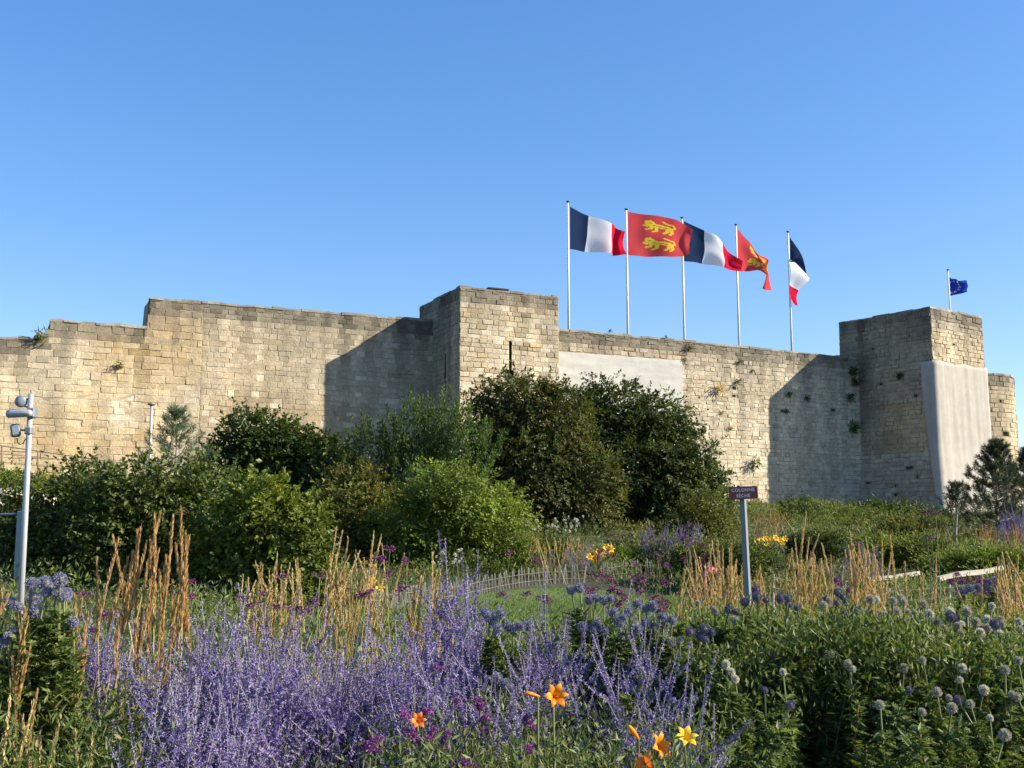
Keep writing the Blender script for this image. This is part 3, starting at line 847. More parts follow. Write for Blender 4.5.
def make_flag(name, label, ctrl, pole_px, kind, off=POLE_OFF, amp=.12, phase=0.0, group=None):
    """ctrl: columns (u, [(px,py) top,mid,bottom], depth)"""
    nu, nv = 96, 64
    tu = np.linspace(0, 1, nu + 1); tv = np.linspace(0, 1, nv + 1)
    cols = []
    for u, pts, dep in ctrl:
        col = []
        for k, (px, py) in enumerate(pts):
            d = dep[k] if isinstance(dep, (list, tuple)) else dep
            col.append(np.append(wallpt(px, py, off + .0) * 1.0, d))
        cols.append(col)
    W3 = np.array(cols)                                   # (nc,3,4)
    rows = []
    for k in range(3):
        rows.append(cr(np.column_stack([[c[0] for c in ctrl], W3[:, k, :]]), tu))
    rows = np.array(rows)                                 # (3,nu+1,4)
    grid_ = np.zeros((nv + 1, nu + 1, 4))
    for i in range(nu + 1):
        grid_[:, i, :] = cr(np.column_stack([[0, .5, 1], rows[:, i, :]]), tv)
    Ug, Vg = np.meshgrid(tu, tv)
    ramp_ = np.minimum(1, Ug * 4)
    dep = grid_[:, :, 3] + ramp_ * amp * (np.sin(Ug * 9 - Vg * 2.6 + phase) + .5 * np.sin(Ug * 17 + Vg * 5 + phase * 2) + .3 * np.sin(Vg * 9 - Ug * 6 + phase)) 
    P = grid_[:, :, :3].copy()
    # push along the line of sight from the wall's outside so the cloth billows
    P[:, :, 0] += WN[0] * dep; P[:, :, 1] += WN[1] * dep
    P[:, :, 2] += ramp_ * amp * .10 * np.sin(Ug * 14 + phase)
    uc = (np.arange(nu) + .5) / nu; vc = (np.arange(nv) + .5) / nv
    UC, VC = np.meshgrid(uc, vc); UC = UC.ravel(); VC = VC.ravel()
    if kind == 'tricolour':
        mi = np.where(UC < .335, 0, np.where(UC < .667, 1, 2)); mats = [M['f_navy'], M['f_white'], M['f_red']]
    elif kind == 'leopards':
        mi = np.zeros(len(UC), int)
        for y0 in (.10, .52):
            x = (UC - .24) / .50; y = 1 - (VC - y0) / .40
            ok = (x > -.05) & (x < 1.05) & (y > -.05) & (y < 1.05)
            g, inn = leopard(x, y)
            mi[ok & g] = 1; mi[ok & g & inn] = 2
        mats = [M['f_scarlet'], M['f_gold'], M['f_olive']]
    else:
        mi = np.zeros(len(UC), int)
        for k in range(12):
            a = 2 * math.pi * k / 12
            sx, sy = (UC - .5) * 1.5 - .34 * math.cos(a), (VC - .5) - .34 * math.sin(a)
            rr = np.hypot(sx, sy); th = np.arctan2(sx, -sy)
            mi[rr < .062 * (.62 + .38 * np.cos(5 * th))] = 1
        mats = [M['f_blue'], M['f_gold']]
    me = bpy.data.meshes.new(name)
    Q = [[j * (nu + 1) + i, (j + 1) * (nu + 1) + i, (j + 1) * (nu + 1) + i + 1, j * (nu + 1) + i + 1] for j in range(nv) for i in range(nu)]
    me.from_pydata([tuple(p) for p in P.reshape(-1, 3)], [], Q)
    for m in mats: me.materials.append(m)
    me.polygons.foreach_set('material_index', mi.astype(np.int32))
    me.polygons.foreach_set('use_smooth', np.ones(len(Q), bool))
    o = link(name, me)
    return tag(o, label, 'flag', group)
def make_pole(label, top, zfoot, rad=.055, group=None, name='flagpole'):
    e = empty(name, (top[0], top[1], zfoot), label, 'flagpole', group)
    h = top[2] - zfoot
    b = MB(); b.tube([(0, 0, 0), (0, 0, h * .5), (0, 0, h)], [rad, rad * .9, rad * .75], n=10); b.build('pole', M['white_pole'], e, True)
    b = MB(); b.tube([(0, 0, h), (0, 0, h + .05), (0, 0, h + .055), (0, 0, h + .10)], [rad * .7, rad * .8, rad * 1.7, rad * 1.5], n=10); b.build('finial', M['cable'], e)
    b = MB()
    b.tube([(-rad * 1.15, -rad * .6, h * .2), (-rad * 1.15, -rad * .6, h - .05)], .012, n=5); b.build('halyard', M['white_pole'], e)
    return e
zfoot = TZ - .1
pg = 'row of white flagpoles behind the rampart'
poles = [((568, 203), 'white flagpole nearest the square tower, carrying a tricolour'), ((626.3, 210.5), 'white flagpole carrying the wide red banner of two gold leopards'),
         ((682, 219), 'middle white flagpole of the row of five'), ((736, 226), 'white flagpole carrying the curling folded red banner'), ((788, 233), 'white flagpole carrying the limp drooping tricolour')]
for (px, lab) in poles:
    make_pole(lab, wallpt(px[0], px[1], POLE_OFF), zfoot, group=pg)
make_flag('flag', 'blue white and red tricolour flying from the pole nearest the square tower', [
    (0, [(570, 206.6), (570, 228), (570, 249)], 0), (.335, [(590.8, 214.8), (589.5, 233), (588, 250.4)], .25), (.667, [(611, 223.7), (610, 239), (609.5, 254)], -.15),
    (.86, [(620, 227), (617.5, 241), (617, 254.5)], .35), (1, [(624, 232), (622, 244), (625.6, 254.5)], -.1)], None, 'tricolour', amp=.05, phase=1.4)
make_flag('flag', 'wide red flag with two gold leopards, streaming almost flat', [
    (0, [(628, 211.7), (628, 233), (628, 255.2)], 0), (.33, [(648, 215.7), (648, 236), (649, 257)], -.1), (.67, [(669, 220), (669, 239), (669, 258.2)], -.35),
    (.88, [(681, 226), (681, 243), (680.5, 257.5)], -.3), (1, [(687, 232), (684, 244), (685, 255)], -.5)], None, 'leopards', amp=.06, phase=2.0)
make_flag('flag', 'blue white and red tricolour between the two red flags', [
    (0, [(684, 221), (684, 241), (684, 261.3)], 0), (.335, [(704.4, 230.5), (705, 247), (704.4, 263)], .05), (.667, [(721, 243), (720.5, 256), (720, 268.6)], -.25),
    (.85, [(728, 254), (728, 263), (730, 271.5)], -.2), (1, [(738.3, 262.7), (738, 268), (737.6, 273)], -.4)], None, 'tricolour', amp=.10, phase=1.2)
make_flag('flag', 'red flag with gold leopards, folded back and curling down at its free end', [
    (0, [(737.5, 228.3), (737.5, 249), (737.5, 270.3)], 0), (.26, [(751, 241), (752, 255), (752, 270.3)], .25), (.5, [(760, 252.5), (761, 261), (762, 271)], .1),
    (.72, [(764, 261), (765, 268), (765, 279)], -.3), (.86, [(772, 265), (772, 272), (770, 286)], .5), (1, [(766, 274), (770, 280), (772.5, 290)], .1)], None, 'leopards', amp=.10, phase=3.0)
make_flag('flag', 'limp tricolour hanging down close to the rightmost pole of the row', [
    (0, [(789.7, 237), (790, 249), (790, 260)], 0), (.17, [(799.5, 256), (795, 257.5), (790, 261)], -.2), (.335, [(806, 274.5), (796, 263.5), (789.5, 262)], -.05), (.5, [(806, 281), (796.5, 275), (788.5, 273)], -.25),
    (.667, [(798, 290.6), (793, 288), (788.5, 285.4)], -.05), (1, [(795, 306.5), (792, 304.5), (788, 297)], -.2)], None, 'tricolour', amp=.03, phase=.2)
# flag on the right tower
EO = wallpt(948, 272, 3.6)
def eu_off():
    # distance behind the wall plane for a spot on the tower roof
    p = CB + FB * 2.5 + GB * 3.2
    return WN @ p - WOFF
eo = eu_off()
make_pole('slim white pole on the right tower carrying a small blue flag', wallpt(948, 271, eo), HB - .1, rad=.045)
make_flag('flag', 'small blue flag with a ring of gold stars on the right tower', [
    (0, [(949, 275.3), (949.2, 285.6), (949.4, 296)], 0), (.5, [(956.5, 278), (956.5, 286.5), (957, 294.5)], .3), (1, [(964, 281), (966.5, 287), (965, 292.5)], -.2)], None, 'stars', off=eo, amp=.10)

# ------------------------------------------------------------------ lamp pole at left
LY = 11.5
foot = U(17.5, 668, LY); topp = U(31, 394, LY)
LAB = 'silver lamp pole with three floodlights at the left edge'
lp = empty('lamp_pole', (foot[0], foot[1], float(ground_z(foot[0], foot[1]))), LAB, 'lamp pole')
base = Vector(lp.location); f0 = Vector((foot[0], foot[1], base.z)); t0 = Vector(topp)
def lpt(px, py, dy=0.0): return Vector(U(px, py, LY + dy)) - base
b = MB(); b.tube([(0, 0, 0), tuple(lpt(25, 520)), tuple(lpt(31, 394))], [.033, .030, .027], n=14); b.build('pole', M['galv'], lp, True)
b = MB(); b.tube([(0, 0, 0), (0, 0, .012)], [.09, .09], n=14); b.build('base_plate', M['galv'], lp)
def drum(name, c, axis, r, L, mat, parent, front=True):
    c = Vector(c); a = Vector(axis).normalized()
    b = MB()
    pts = [c - a * L * .5, c - a * L * .42, c - a * L * .1, c + a * L * .35, c + a * L * .5]
    b.tube([tuple(p) for p in pts], [r * .55, r * .85, r * .95, r, r], n=18)
    o = b.build(name, mat, parent, True)
    if front:
        b = MB(); b.tube([tuple(c + a * (L * .5 + .001)), tuple(c + a * (L * .5 + .008))], [r * .86, r * .86], n=18)
        b.build('lens', M['lens'], o)
    return o
# upper round floodlight turned away towards the wall
o = drum('floodlight', lpt(21.5, 401.5), (-.5, .8, .1), .062, .10, M['grey_metal'], lp)
b = MB(); b.tube([tuple(lpt(24, 401)), tuple(lpt(29.5, 398.5))], .012, n=6); b.tube([tuple(lpt(24, 406)), tuple(lpt(30, 408))], .010, n=6); b.build('bracket', M['grey_metal'], o)
# long barrel floodlight
o = drum('floodlight', lpt(20, 413.5, -.05), (-1, .12, -.02), .042, .26, M['galv'], lp)
b = MB(); b.bevbox(tuple(lpt(32, 413)), (.085, .10, .105), .012); b.build('clamp', M['grey_metal'], o)
# lower square floodlight pointing down left
o_mb = MB(); qd_ = Quaternion((0, 1, 0), R(-12)) @ Quaternion((0, 0, 1), R(25))
o_mb.bevbox(tuple(lpt(15.5, 430.5)), (.095, .10, .13), .016, rot=qd_)
o = o_mb.build('floodlight', M['grey_metal'], lp)
b = MB(); b.tube([tuple(lpt(19, 430)), tuple(lpt(29, 430.5))], .011, n=6); b.bevbox(tuple(lpt(29.2, 431)), (.07, .085, .075), .01); b.build('bracket', M['grey_metal'], o)
b = MB(); b.bevbox(tuple(lpt(11.2, 431.5, -.01)), (.014, .085, .105), .004, rot=qd_); b.build('lens', M['lens'], o)
b = MB()
b.tube([tuple(lpt(*p)) for p in [(17, 438), (17.5, 442), (20, 444.5), (23, 443.5), (25, 440), (27, 437), (28.8, 434)]], .006, n=5)
b.tube([tuple(lpt(*p)) for p in [(30, 417), (27.5, 420), (27, 423), (28.5, 425.5), (30.5, 424), (31, 420)]], .005, n=5)
b.build('cable', M['cable'], lp)

# slim post light before the wall
PY = 34.0
pf = U(149.6, 470, PY); pt_ = U(151.6, 405.5, PY)
e = empty('post_light', (pf[0], pf[1], float(ground_z(pf[0], pf[1]))), 'slim pale post with flat dark cap beside the young pine', 'post light')
h = pt_[2] - e.location.z
b = MB(); b.tube([(0, 0, 0), (pt_[0] - pf[0], 0, h)], [.045, .04], n=10); b.build('post', M['galv'], e, True)
b = MB(); b.tube([(pt_[0] - pf[0], 0, h), (pt_[0] - pf[0], 0, h + .03), (pt_[0] - pf[0], 0, h + .07)], [.07, .13, .11], n=14); b.build('cap', M['rail'], e)

# railing of the ramp under the wall
ro = -2.2
e = empty('railing', tuple(wallpt(40, 490, ro)), 'thin brown metal railing sloping down beside the wall at left', 'railing')
RL = Vector(e.location)
rp = lambda px, py: tuple(Vector(wallpt(px, py, ro)) - RL)
b = MB(); b.tube([rp(-60, 437), rp(0, 445.5), rp(38, 451), rp(72, 456), rp(122, 463)], .028, n=6); b.build('handrail', M['rail'], e)
for yy in (453.5, 462, 470):
    b = MB(); b.tube([rp(-60, yy - 7), rp(0, yy), rp(38, yy + 3.5), rp(72, yy + 7), rp(122, yy + 12)], .016, n=5); b.build('rail', M['rail'], e)
for px, y0 in ((-40, 440), (2, 445.5), (38, 451), (72, 456), (110, 461.5)):
    b = MB(); b.tube([rp(px, y0), rp(px - .6, y0 + 38)], .03, n=6); b.build('rail_post', M['rail'], e)

# pale rocks and blue-grey gate bar at the left edge
def rock(c, r, label, parent=None):
    b = MB()
    n, m_ = 14, 9
    V = []
    for j in range(m_ + 1):
        for i in range(n):
            ph = math.pi * j / m_; a = 2 * math.pi * i / n
            d = np.array([math.cos(a) * math.sin(ph), math.sin(a) * math.sin(ph), math.cos(ph)])
            k = 1 + .35 * nz(*(d * 1.7 + c)) + .15 * nz(*(d * 5 + c))
            V.append(d * k * np.array(r))
    Q = [[j * n + i, (j + 1) * n + i, (j + 1) * n + (i + 1) % n, j * n + (i + 1) % n] for j in range(m_) for i in range(n)]
    b.add(V, Q)
    o = b.build('rock', M['rock']); o.location = c
    return tag(o, label, 'rock', 'pale rocks at the left edge')
for px, py, rx, rz_, lab in ((5, 503, .55, .42, 'tall pale rock above the blue bar at the left edge'), (16, 499, .42, .25, 'pale flat rock just left of the lamp pole'), (4, 521, .5, .28, 'low pale rock under the blue bar at the left edge'), (35, 501, .6, .2, 'flat shaded stone right of the lamp pole')):
    rock(U(px, py, 30.5), (rx, .5, rz_), lab)
e = empty('barrier', tuple(U(21, 528, 24)), 'blue-grey metal barrier post with a bar reaching out of the left edge', 'barrier')
e.location.z = float(ground_z(e.location.x, e.location.y)); BL = Vector(e.location)
bp_ = lambda px, py: tuple(Vector(U(px, py, 24)) - BL)
b = MB(); zt_ = U(21, 511, 24)[2] - BL.z; b.bevbox((0, 0, zt_ / 2), (.16, .14, zt_), .015); b.build('post', M['blue_metal'], e)
b = MB(); b.tube([bp_(-30, 515.5), bp_(19, 514)], .028, n=8); b.build('bar', M['blue_metal'], e)

# ------------------------------------------------------------------ dry-riser sign
SY = 22.0
sf = U(748.2, 592, SY); st = U(742.5, 492, SY)
e = empty('sign', (sf[0], sf[1], float(ground_z(sf[0], sf[1]))), 'small maroon sign reading COLONNE SÈCHE on a square grey post', 'sign')
sb = Vector(e.location); hh = st[2] - sb.z; lean = (st[0] - sf[0])
b = MB()
yaw = R(-38); c_, s_ = math.cos(yaw), math.sin(yaw)
hw, hd = .052, .046
ring = [(-hw, -hd), (hw, -hd), (hw, hd), (-hw, hd)]
V = [(x * c_ - y * s_, x * s_ + y * c_, 0) for x, y in ring] + [(x * c_ - y * s_ + lean, x * s_ + y * c_, hh + .02) for x, y in ring]
b.add(V, [[0, 1, 5, 4], [1, 2, 6, 5], [2, 3, 7, 6], [3, 0, 4, 7], [4, 5, 6, 7]])
b.build('post', M['signpost'], e)
pyaw = R(-24)
pc = Vector((lean + .0, -.09, hh - .02))
rotp = Quaternion((0, 0, 1), pyaw) @ Quaternion((0, 1, 0), R(-2.0))
b = MB()
# rounded plate
w_, h_, d_, r_ = .285, .125, .035, .04
out = []
for cx, cz, a0 in ((w_ - r_, h_ - r_, 0), (-w_ + r_, h_ - r_, 90), (-w_ + r_, -h_ + r_, 180), (w_ - r_, -h_ + r_, 270)):
    for k in range(5):
        a = R(a0 + 22.5 * k); out.append((cx + r_ * math.cos(a), cz + r_ * math.sin(a)))
n = len(out)
V = [(x, -d_, z) for x, z in out] + [(x, d_, z) for x, z in out] + [(0, -d_, 0), (0, d_, 0)]
b.add(V, [[i, i + n, (i + 1) % n + n, (i + 1) % n] for i in range(n)], [[2 * n, i, (i + 1) % n] for i in range(n)] + [[2 * n + 1, (i + 1) % n + n, i + n] for i in range(n)])
pl = b.build('plate', M['maroon'], e); pl.location = pc; pl.rotation_mode = 'QUATERNION'; pl.rotation_quaternion = rotp
for txt, zz in (('COLONNE', .054), ('SÈCHE', -.060)):
    cu = bpy.data.curves.new('lettering', 'FONT'); cu.body = txt; cu.size = .09; cu.align_x = 'CENTER'; cu.align_y = 'CENTER'; cu.extrude = .001; cu.space_character = 1.08; cu.offset = .0018
    tmp = bpy.data.objects.new('tmp', cu); COL.objects.link(tmp)
    bpy.context.view_layer.update()
    me = bpy.data.meshes.new_from_object(tmp.evaluated_get(bpy.context.evaluated_depsgraph_get()))
    bpy.data.objects.remove(tmp); me.materials.clear(); me.materials.append(M['letter'])
    o = link('lettering', me, pl, (0, -d_ - .002, zz), (math.pi / 2, 0, 0))

# ------------------------------------------------------------------ picket fences, beams, hoop
def picket_fence(px_list, label, h=.44, n=None, lean_amp=.10):
    pts = [G(px, py, 12, 45) for px, py in px_list]
    pts = np.array(pts)
    seg = np.hypot(*np.diff(pts[:, :2], axis=0).T); cum = np.concatenate([[0], np.cumsum(seg)])
    Ltot = cum[-1]; n = n or int(Ltot / .105)
    e = empty('picket_fence', tuple(pts[len(pts) // 2]), label, 'fence')
    B0 = Vector(e.location)
    at = lambda t: np.array([np.interp(t, cum, pts[:, k]) for k in range(3)])
    for i in range(n):
        p = at((i + .5) / n * Ltot); p[2] = ground_z(p[0], p[1])
        b = MB()
        hh_ = h * random.uniform(.86, 1.12); w = random.uniform(.026, .040)
        q = Quaternion((0, 1, 0), random.gauss(-.06, lean_amp)) @ Quaternion((1, 0, 0), random.gauss(0, .05))
        b.box((0, 0, hh_ / 2 - .03), (w, .018, hh_), rot=None)
        b.add([(-w / 2, -.009, hh_ - .03), (w / 2, -.009, hh_ - .03), (w / 2, .009, hh_ - .03), (-w / 2, .009, hh_ - .03), (0, 0, hh_ + .03)], tris=[[0, 1, 4], [1, 2, 4], [2, 3, 4], [3, 0, 4]])
        o = b.build('picket', M['wood'], e); o.location = Vector(p) - B0; o.rotation_mode = 'QUATERNION'; o.rotation_quaternion = q
    for z in (.12, .31):
        b = MB(); L_ = []
        for k in range(20):
            p = at(Ltot * k / 19); L_.append((p[0] - B0.x, p[1] - B0.y - .015, ground_z(p[0], p[1]) - B0.z + z))
        b.tube(L_, .006, n=4); b.build('wire', M['rail'], e)
picket_fence([(372, 613), (400, 609), (440, 603), (482, 595), (505, 590), (530, 586), (556, 584), (586, 583)], 'low chestnut picket fence curving along the back of the lawn', n=72)
picket_fence([(600, 581), (622, 578), (640, 577), (662, 577)], 'short piece of pale picket fence among the flowers right of the lawn', n=24)
def beam(p0, p1, label, w=.10):
    a, c = Vector(p0), Vector(p1); d = c - a; L_ = d.length
    b = MB()
    n = 9
    pts = [(0, 0, 0)] * 0
    V = []
    for k in range(n + 1):
        t = k / n
        j = .02 * math.sin(t * 6)
        for sx, sz in ((-1, -1), (1, -1), (1, 1), (-1, 1)):
            V.append((t * L_, sx * w * .55 + random.uniform(-.008, .008), sz * w * .45 + j + random.uniform(-.008, .008)))
    Q = [[k * 4 + i, k * 4 + (i + 1) % 4, k * 4 + 4 + (i + 1) % 4, k * 4 + 4 + i] for k in range(n) for i in range(4)]
    Q += [[3, 2, 1, 0], [n * 4, n * 4 + 1, n * 4 + 2, n * 4 + 3]]
    b.add(V, Q)
    o = b.build('timber_beam', M['beam']); o.location = a
    o.rotation_mode = 'QUATERNION'; o.rotation_quaternion = d.to_track_quat('X', 'Z')
    return tag(o, label, 'timber beam', 'bleached timber beams edging the beds')
beam(U(846, 584, 24), U(918, 572.5, 25.5), 'bleached timber beam ending left of the lime-green bush, nearer the sign')
beam(U(938, 579, 23), U(1003, 567, 24.5), 'longer bleached timber beam lying in front of the lime-green bush')
# low wire fence in front of the beams
e = empty('wire_fence', tuple(G(880, 600, 8, 40)), 'low grey strand fence with thin stakes below the timber beams', 'fence')
WB0 = Vector(e.location)
for px, py in ((772, 574), (830, 584), (888, 588), (948, 584), (1010, 590), (1050, 593)):
    t = Vector(U(px, py, 18.0)); g = float(ground_z(t.x, t.y))
    b = MB(); b.tube([(t.x - WB0.x, t.y - WB0.y, g - WB0.z), (t.x - WB0.x + .02, t.y - WB0.y, t.z - WB0.z)], .018, n=6); b.build('stake', M['wood'], e)
for dz_ in (-.04, -.20):
    b = MB(); b.tube([tuple(Vector(U(px, py, 18.0)) - WB0 + Vector((0, -.02, dz_))) for px, py in ((772, 575), (830, 585), (888, 589), (948, 585), (1010, 591), (1050, 594))], .006, n=5); b.build('strand', M['wire'], e)
# faded red hoop among the grasses
HY = 8.3
b = MB(); b.tube([tuple(U(px, py, HY)) for px, py in ((704, 640), (704, 600), (704, 580), (706.5, 571), (711.5, 567.5), (716.5, 570), (719, 579), (720, 600), (720.5, 640))], [.011, .011, .013, .020, .026, .022, .016, .014, .012], n=8)
tag(b.build('hoop', M['pink'], smooth=True), 'faded red plastic hoop sticking up among the straw grasses', 'hoop')
#PART3

# ------------------------------------------------------------------ trees and shrubs
def crown(mb, lobes, n_cl, per, sig, L, W, m=0, droop=.2, up=.3, shell=.62, squash=.8, spray=.42):
    """crown of leafy sprays on the outside of uneven lobes, with loose leaf clusters further in"""
    vol = np.array([(l[1][0] * l[1][2]) for l in lobes]); vol = vol / vol.sum()
    for (c, r), f in zip(lobes, vol):
        def place(k, r0, r1):
            d = unit(k)
            wob = np.array([1 + .40 * nz(*(x * 2.8 + np.array(c))) for x in d])
            return d, np.array(c) + d * ((r0 + (r1 - r0) * rng.random(k) ** .7) * wob)[:, None] * np.array(r)
        k = max(8, int(n_cl * f * .35))
        d, ctr = place(k, .25, .75)
        idx = np.repeat(np.arange(k), per); nn = len(idx)
        mb.leaves(ctr[idx] + rng.normal(size=(nn, 3)) * sig * 1.2, unit(nn), unit(nn), L * rng.uniform(.7, 1.3, nn), W * rng.uniform(.8, 1.4, nn), m=m)
        k = max(12, int(n_cl * f * 2.6)); ns = 15
        d, ctr = place(k, shell, 1.0)
        sd = d * .75 + unit(k) * .65 + np.array([0, 0, up - droop]); sd /= np.linalg.norm(sd, axis=1)[:, None]
        ln = spray * rng.uniform(.5, 1.25, k) * (1 + .8 * (rng.random(k) < .08))
        pn = unit(k) * .45 + np.array([0, 0, 1.0]) + d * .4
        idx = np.repeat(np.arange(k), ns); t = np.tile(np.linspace(.0, 1, ns), k); sg = np.tile(np.where(np.arange(ns) % 2, 1., -1.), k)
        nn = len(idx)
        side = np.cross(sd, pn); side /= np.linalg.norm(side, axis=1)[:, None]
        P = ctr[idx] + sd[idx] * (t * ln[idx])[:, None] - np.array([0, 0, 1.0]) * (droop * .35 * ln[idx] * t ** 2)[:, None] + rng.normal(size=(nn, 3)) * .025
        D = side[idx] * (sg * (1.05 - t))[:, None] + sd[idx] * .65 + rng.normal(size=(nn, 3)) * .28
        N = pn[idx] + rng.normal(size=(nn, 3)) * .35
        # sprays of older and younger leaves: some darker, some yellower
        tone = np.array([.95 + .55 * nz(*(p * 1.1), ) for p in ctr]) * rng.uniform(.75, 1.3, k)
        yel = np.clip(np.array([nz(*(p * .7 + 31)) for p in ctr]) * .8 + rng.normal(size=k) * .18, 0, .45)
        tint = np.column_stack([tone * (1 + .7 * yel), tone * (1 + .25 * yel), tone * (1 - .2 * yel)])
        mb.leaves(P, D, N, L * rng.uniform(.7, 1.2, nn) * (1.1 - .35 * t), W * rng.uniform(.75, 1.2, nn), m=m, col=tint[idx])
def limbs(mb, base, lobes, r0, m=0):
    base = np.array(base, float)
    cen = np.mean([l[0] for l in lobes], axis=0)
    fork = base + (cen - base) * .38 + np.array([0, 0, .1])
    mb.tube([base - [0, 0, .15], base + (fork - base) * .5 + rng.normal(size=3) * .05, fork], [r0 * 1.25, r0, r0 * .8], n=8, m=m)
    for c, r in lobes:
        c = np.array(c)
        a = fork + (c - fork) * .5 + rng.normal(size=3) * .15 + np.array([0, 0, .12])
        mb.tube([fork, a, c + np.array([0, 0, r[2] * .3])], [r0 * .6, r0 * .4, r0 * .12], n=6, m=m)
        for _ in range(5):
            d = unit(1)[0]; d[2] = abs(d[2]) * .8
            e = c + d * np.array(r) * .85
            mb.tube([a + (c - a) * rng.random(), c + (e - c) * .4 + rng.normal(size=3) * .06, e], [r0 * .22, r0 * .14, r0 * .04], n=5, m=m)
def shrub(name, label, cat, D, lob_px, base_px, mat, n_cl, per=34, sig=.22, L=.13, W=.075, bark=None, r0=.07, group=None, depth=.8, **kw):
    lobes = []
    for i, (px, py, rx, ry) in enumerate(lob_px):
        y = D + rng.uniform(-.5, .7)
        c = U(px, py, y); k = y / FPX
        lobes.append((c, (rx * k, max(.5, depth * (rx + ry) / 2 * k), ry * k)))
    b0 = U(base_px, 530, D + .3); gz = float(ground_z(b0[0], D + .3))
    e = empty(name, (b0[0], D + .3, gz), label, cat, group)
    tb = MB(); limbs(tb, (b0[0], D + .3, gz), lobes, r0); child(tb, 'trunk', [bark or M['bark']], e)
    cb = MB(); crown(cb, lobes, n_cl, per, sig, L, W, **kw)
    child(cb, 'crown', [mat] if not isinstance(mat, list) else mat, e)
    return e
SG = 'shrubs and small trees on the slope below the wall'
shrub('broadleaf_shrub', 'dense dark green shrub behind the lamp pole at far left', 'shrub', 25.5, [(45, 520, 46, 36), (30, 556, 50, 44), (75, 565, 50, 40), (82, 484, 26, 24), (105, 520, 34, 40), (60, 588, 64, 26), (20, 592, 40, 26)], 60, M['leaf_mid'], 520, per=44, sig=.19, group=SG)
shrub('broadleaf_shrub', 'spreading green shrub under the young blue-green pine', 'shrub', 25, [(140, 490, 32, 32), (118, 535, 44, 42), (170, 530, 40, 44), (200, 496, 30, 34), (120, 580, 60, 32), (190, 580, 48, 34), (165, 598, 64, 26), (105, 598, 50, 26)], 150, M['leaf_mid'], 560, per=44, sig=.19, group=SG)
shrub('broadleaf_tree', 'glossy dark small tree rising against the lit wall left of centre', 'tree', 34, [(252, 440, 30, 26), (285, 455, 36, 32), (235, 475, 35, 36), (318, 468, 32, 28), (270, 500, 50, 40), (330, 505, 40, 40)], 275, M['leaf_dark'], 760, L=.15, W=.09, sig=.24, group=SG)
shrub('broadleaf_shrub', 'bright fresh green bush, lightest of the shrubs left of centre', 'shrub', 24.0, [(262, 508, 34, 30), (232, 540, 36, 36), (292, 535, 36, 36), (262, 572, 58, 36), (305, 575, 30, 28), (225, 588, 46, 26), (290, 594, 50, 22)], 262, M['leaf_bright'], 430, per=44, sig=.18, L=.14, W=.085, group=SG)
shrub('broadleaf_shrub', 'dark shrub with yellowing shoot tips between bright bush and yew', 'shrub', 31, [(350, 505, 34, 36), (385, 530, 42, 40), (340, 560, 45, 40), (395, 572, 50, 30)], 365, M['leaf_olive'], 520, group=SG)
# a few yellow tips on that shrub
# upright yew-like tree
def yew(label, D, lob_px, base_px, mat, n_sh):
    e0 = U(base_px, 530, D); gz = float(ground_z(e0[0], D))
    e = empty('yew_tree', (e0[0], D, gz), label, 'tree', SG)
    lobes = []
    for px, py, rx, ry in lob_px:
        y = D + rng.uniform(-.4, .6); k = y / FPX
        lobes.append((U(px, py, y), (rx * k, .8 * rx * k, ry * k)))
    tb = MB(); limbs(tb, e.location, lobes, .09); child(tb, 'trunk', [M['bark']], e)
    cb = MB()
    a = np.array([l[1][0] * l[1][2] for l in lobes]); a /= a.sum()
    for (c, r), f in zip(lobes, a):
        k = int(n_sh * f); d = unit(k, .25); st = np.array(c) + d * (.5 + .5 * rng.random(k)[:, None] ** .6) * np.array(r)
        ln = rng.uniform(.35, .85, k); tilt = d * .35 + unit(k) * .18 + np.array([0, 0, 1.0])
        per = 60; idx = np.repeat(np.arange(k), per); t = rng.random(len(idx))
        P = st[idx] + tilt[idx] * (t * ln[idx])[:, None] + rng.normal(size=(len(idx), 3)) * (.09 * (1.1 - t))[:, None]
        cb.leaves(P, tilt[idx] * .8 + unit(len(idx)) * .8, unit(len(idx)), rng.uniform(.07, .14, len(idx)), rng.uniform(.03, .05, len(idx)))
    child(cb, 'crown', [mat], e)
yew('dark upright yew with spiky shoots against the wall shadow', 33, [(410, 450, 32, 30), (445, 445, 30, 34), (375, 475, 30, 34), (420, 490, 48, 40), (470, 460, 26, 34), (395, 520, 45, 35)], 420, M['leaf_yew'], 430)
shrub('broadleaf_shrub', 'dull olive low bush against the wall between dark tree and yew', 'shrub', 39, [(335, 470, 22, 20), (350, 490, 24, 22)], 342, M['leaf_olive'], 120, L=.11, W=.05, group=SG)
shrub('broadleaf_shrub', 'rounded yellow-green bush, sunlit, right of the yew', 'shrub', 30.0, [(452, 496, 42, 34), (418, 532, 44, 38), (494, 528, 38, 38), (458, 555, 64, 30), (514, 560, 26, 22)], 458, M['leaf_lime'], 760, per=38, L=.12, W=.055, sig=.2, group=SG, droop=.4)
shrub('elder_tree', 'large dusky elder tree with reddish tints hiding the tower foot', 'tree', 37, [(516, 402, 42, 26), (550, 425, 44, 40), (498, 438, 34, 38), (530, 475, 52, 44), (580, 480, 44, 42), (490, 490, 40, 42), (560, 518, 55, 24)], 535, M['leaf_elder'], 1250, L=.17, W=.07, sig=.26, group=SG, droop=.45, bark=M['barkpale'], r0=.09)
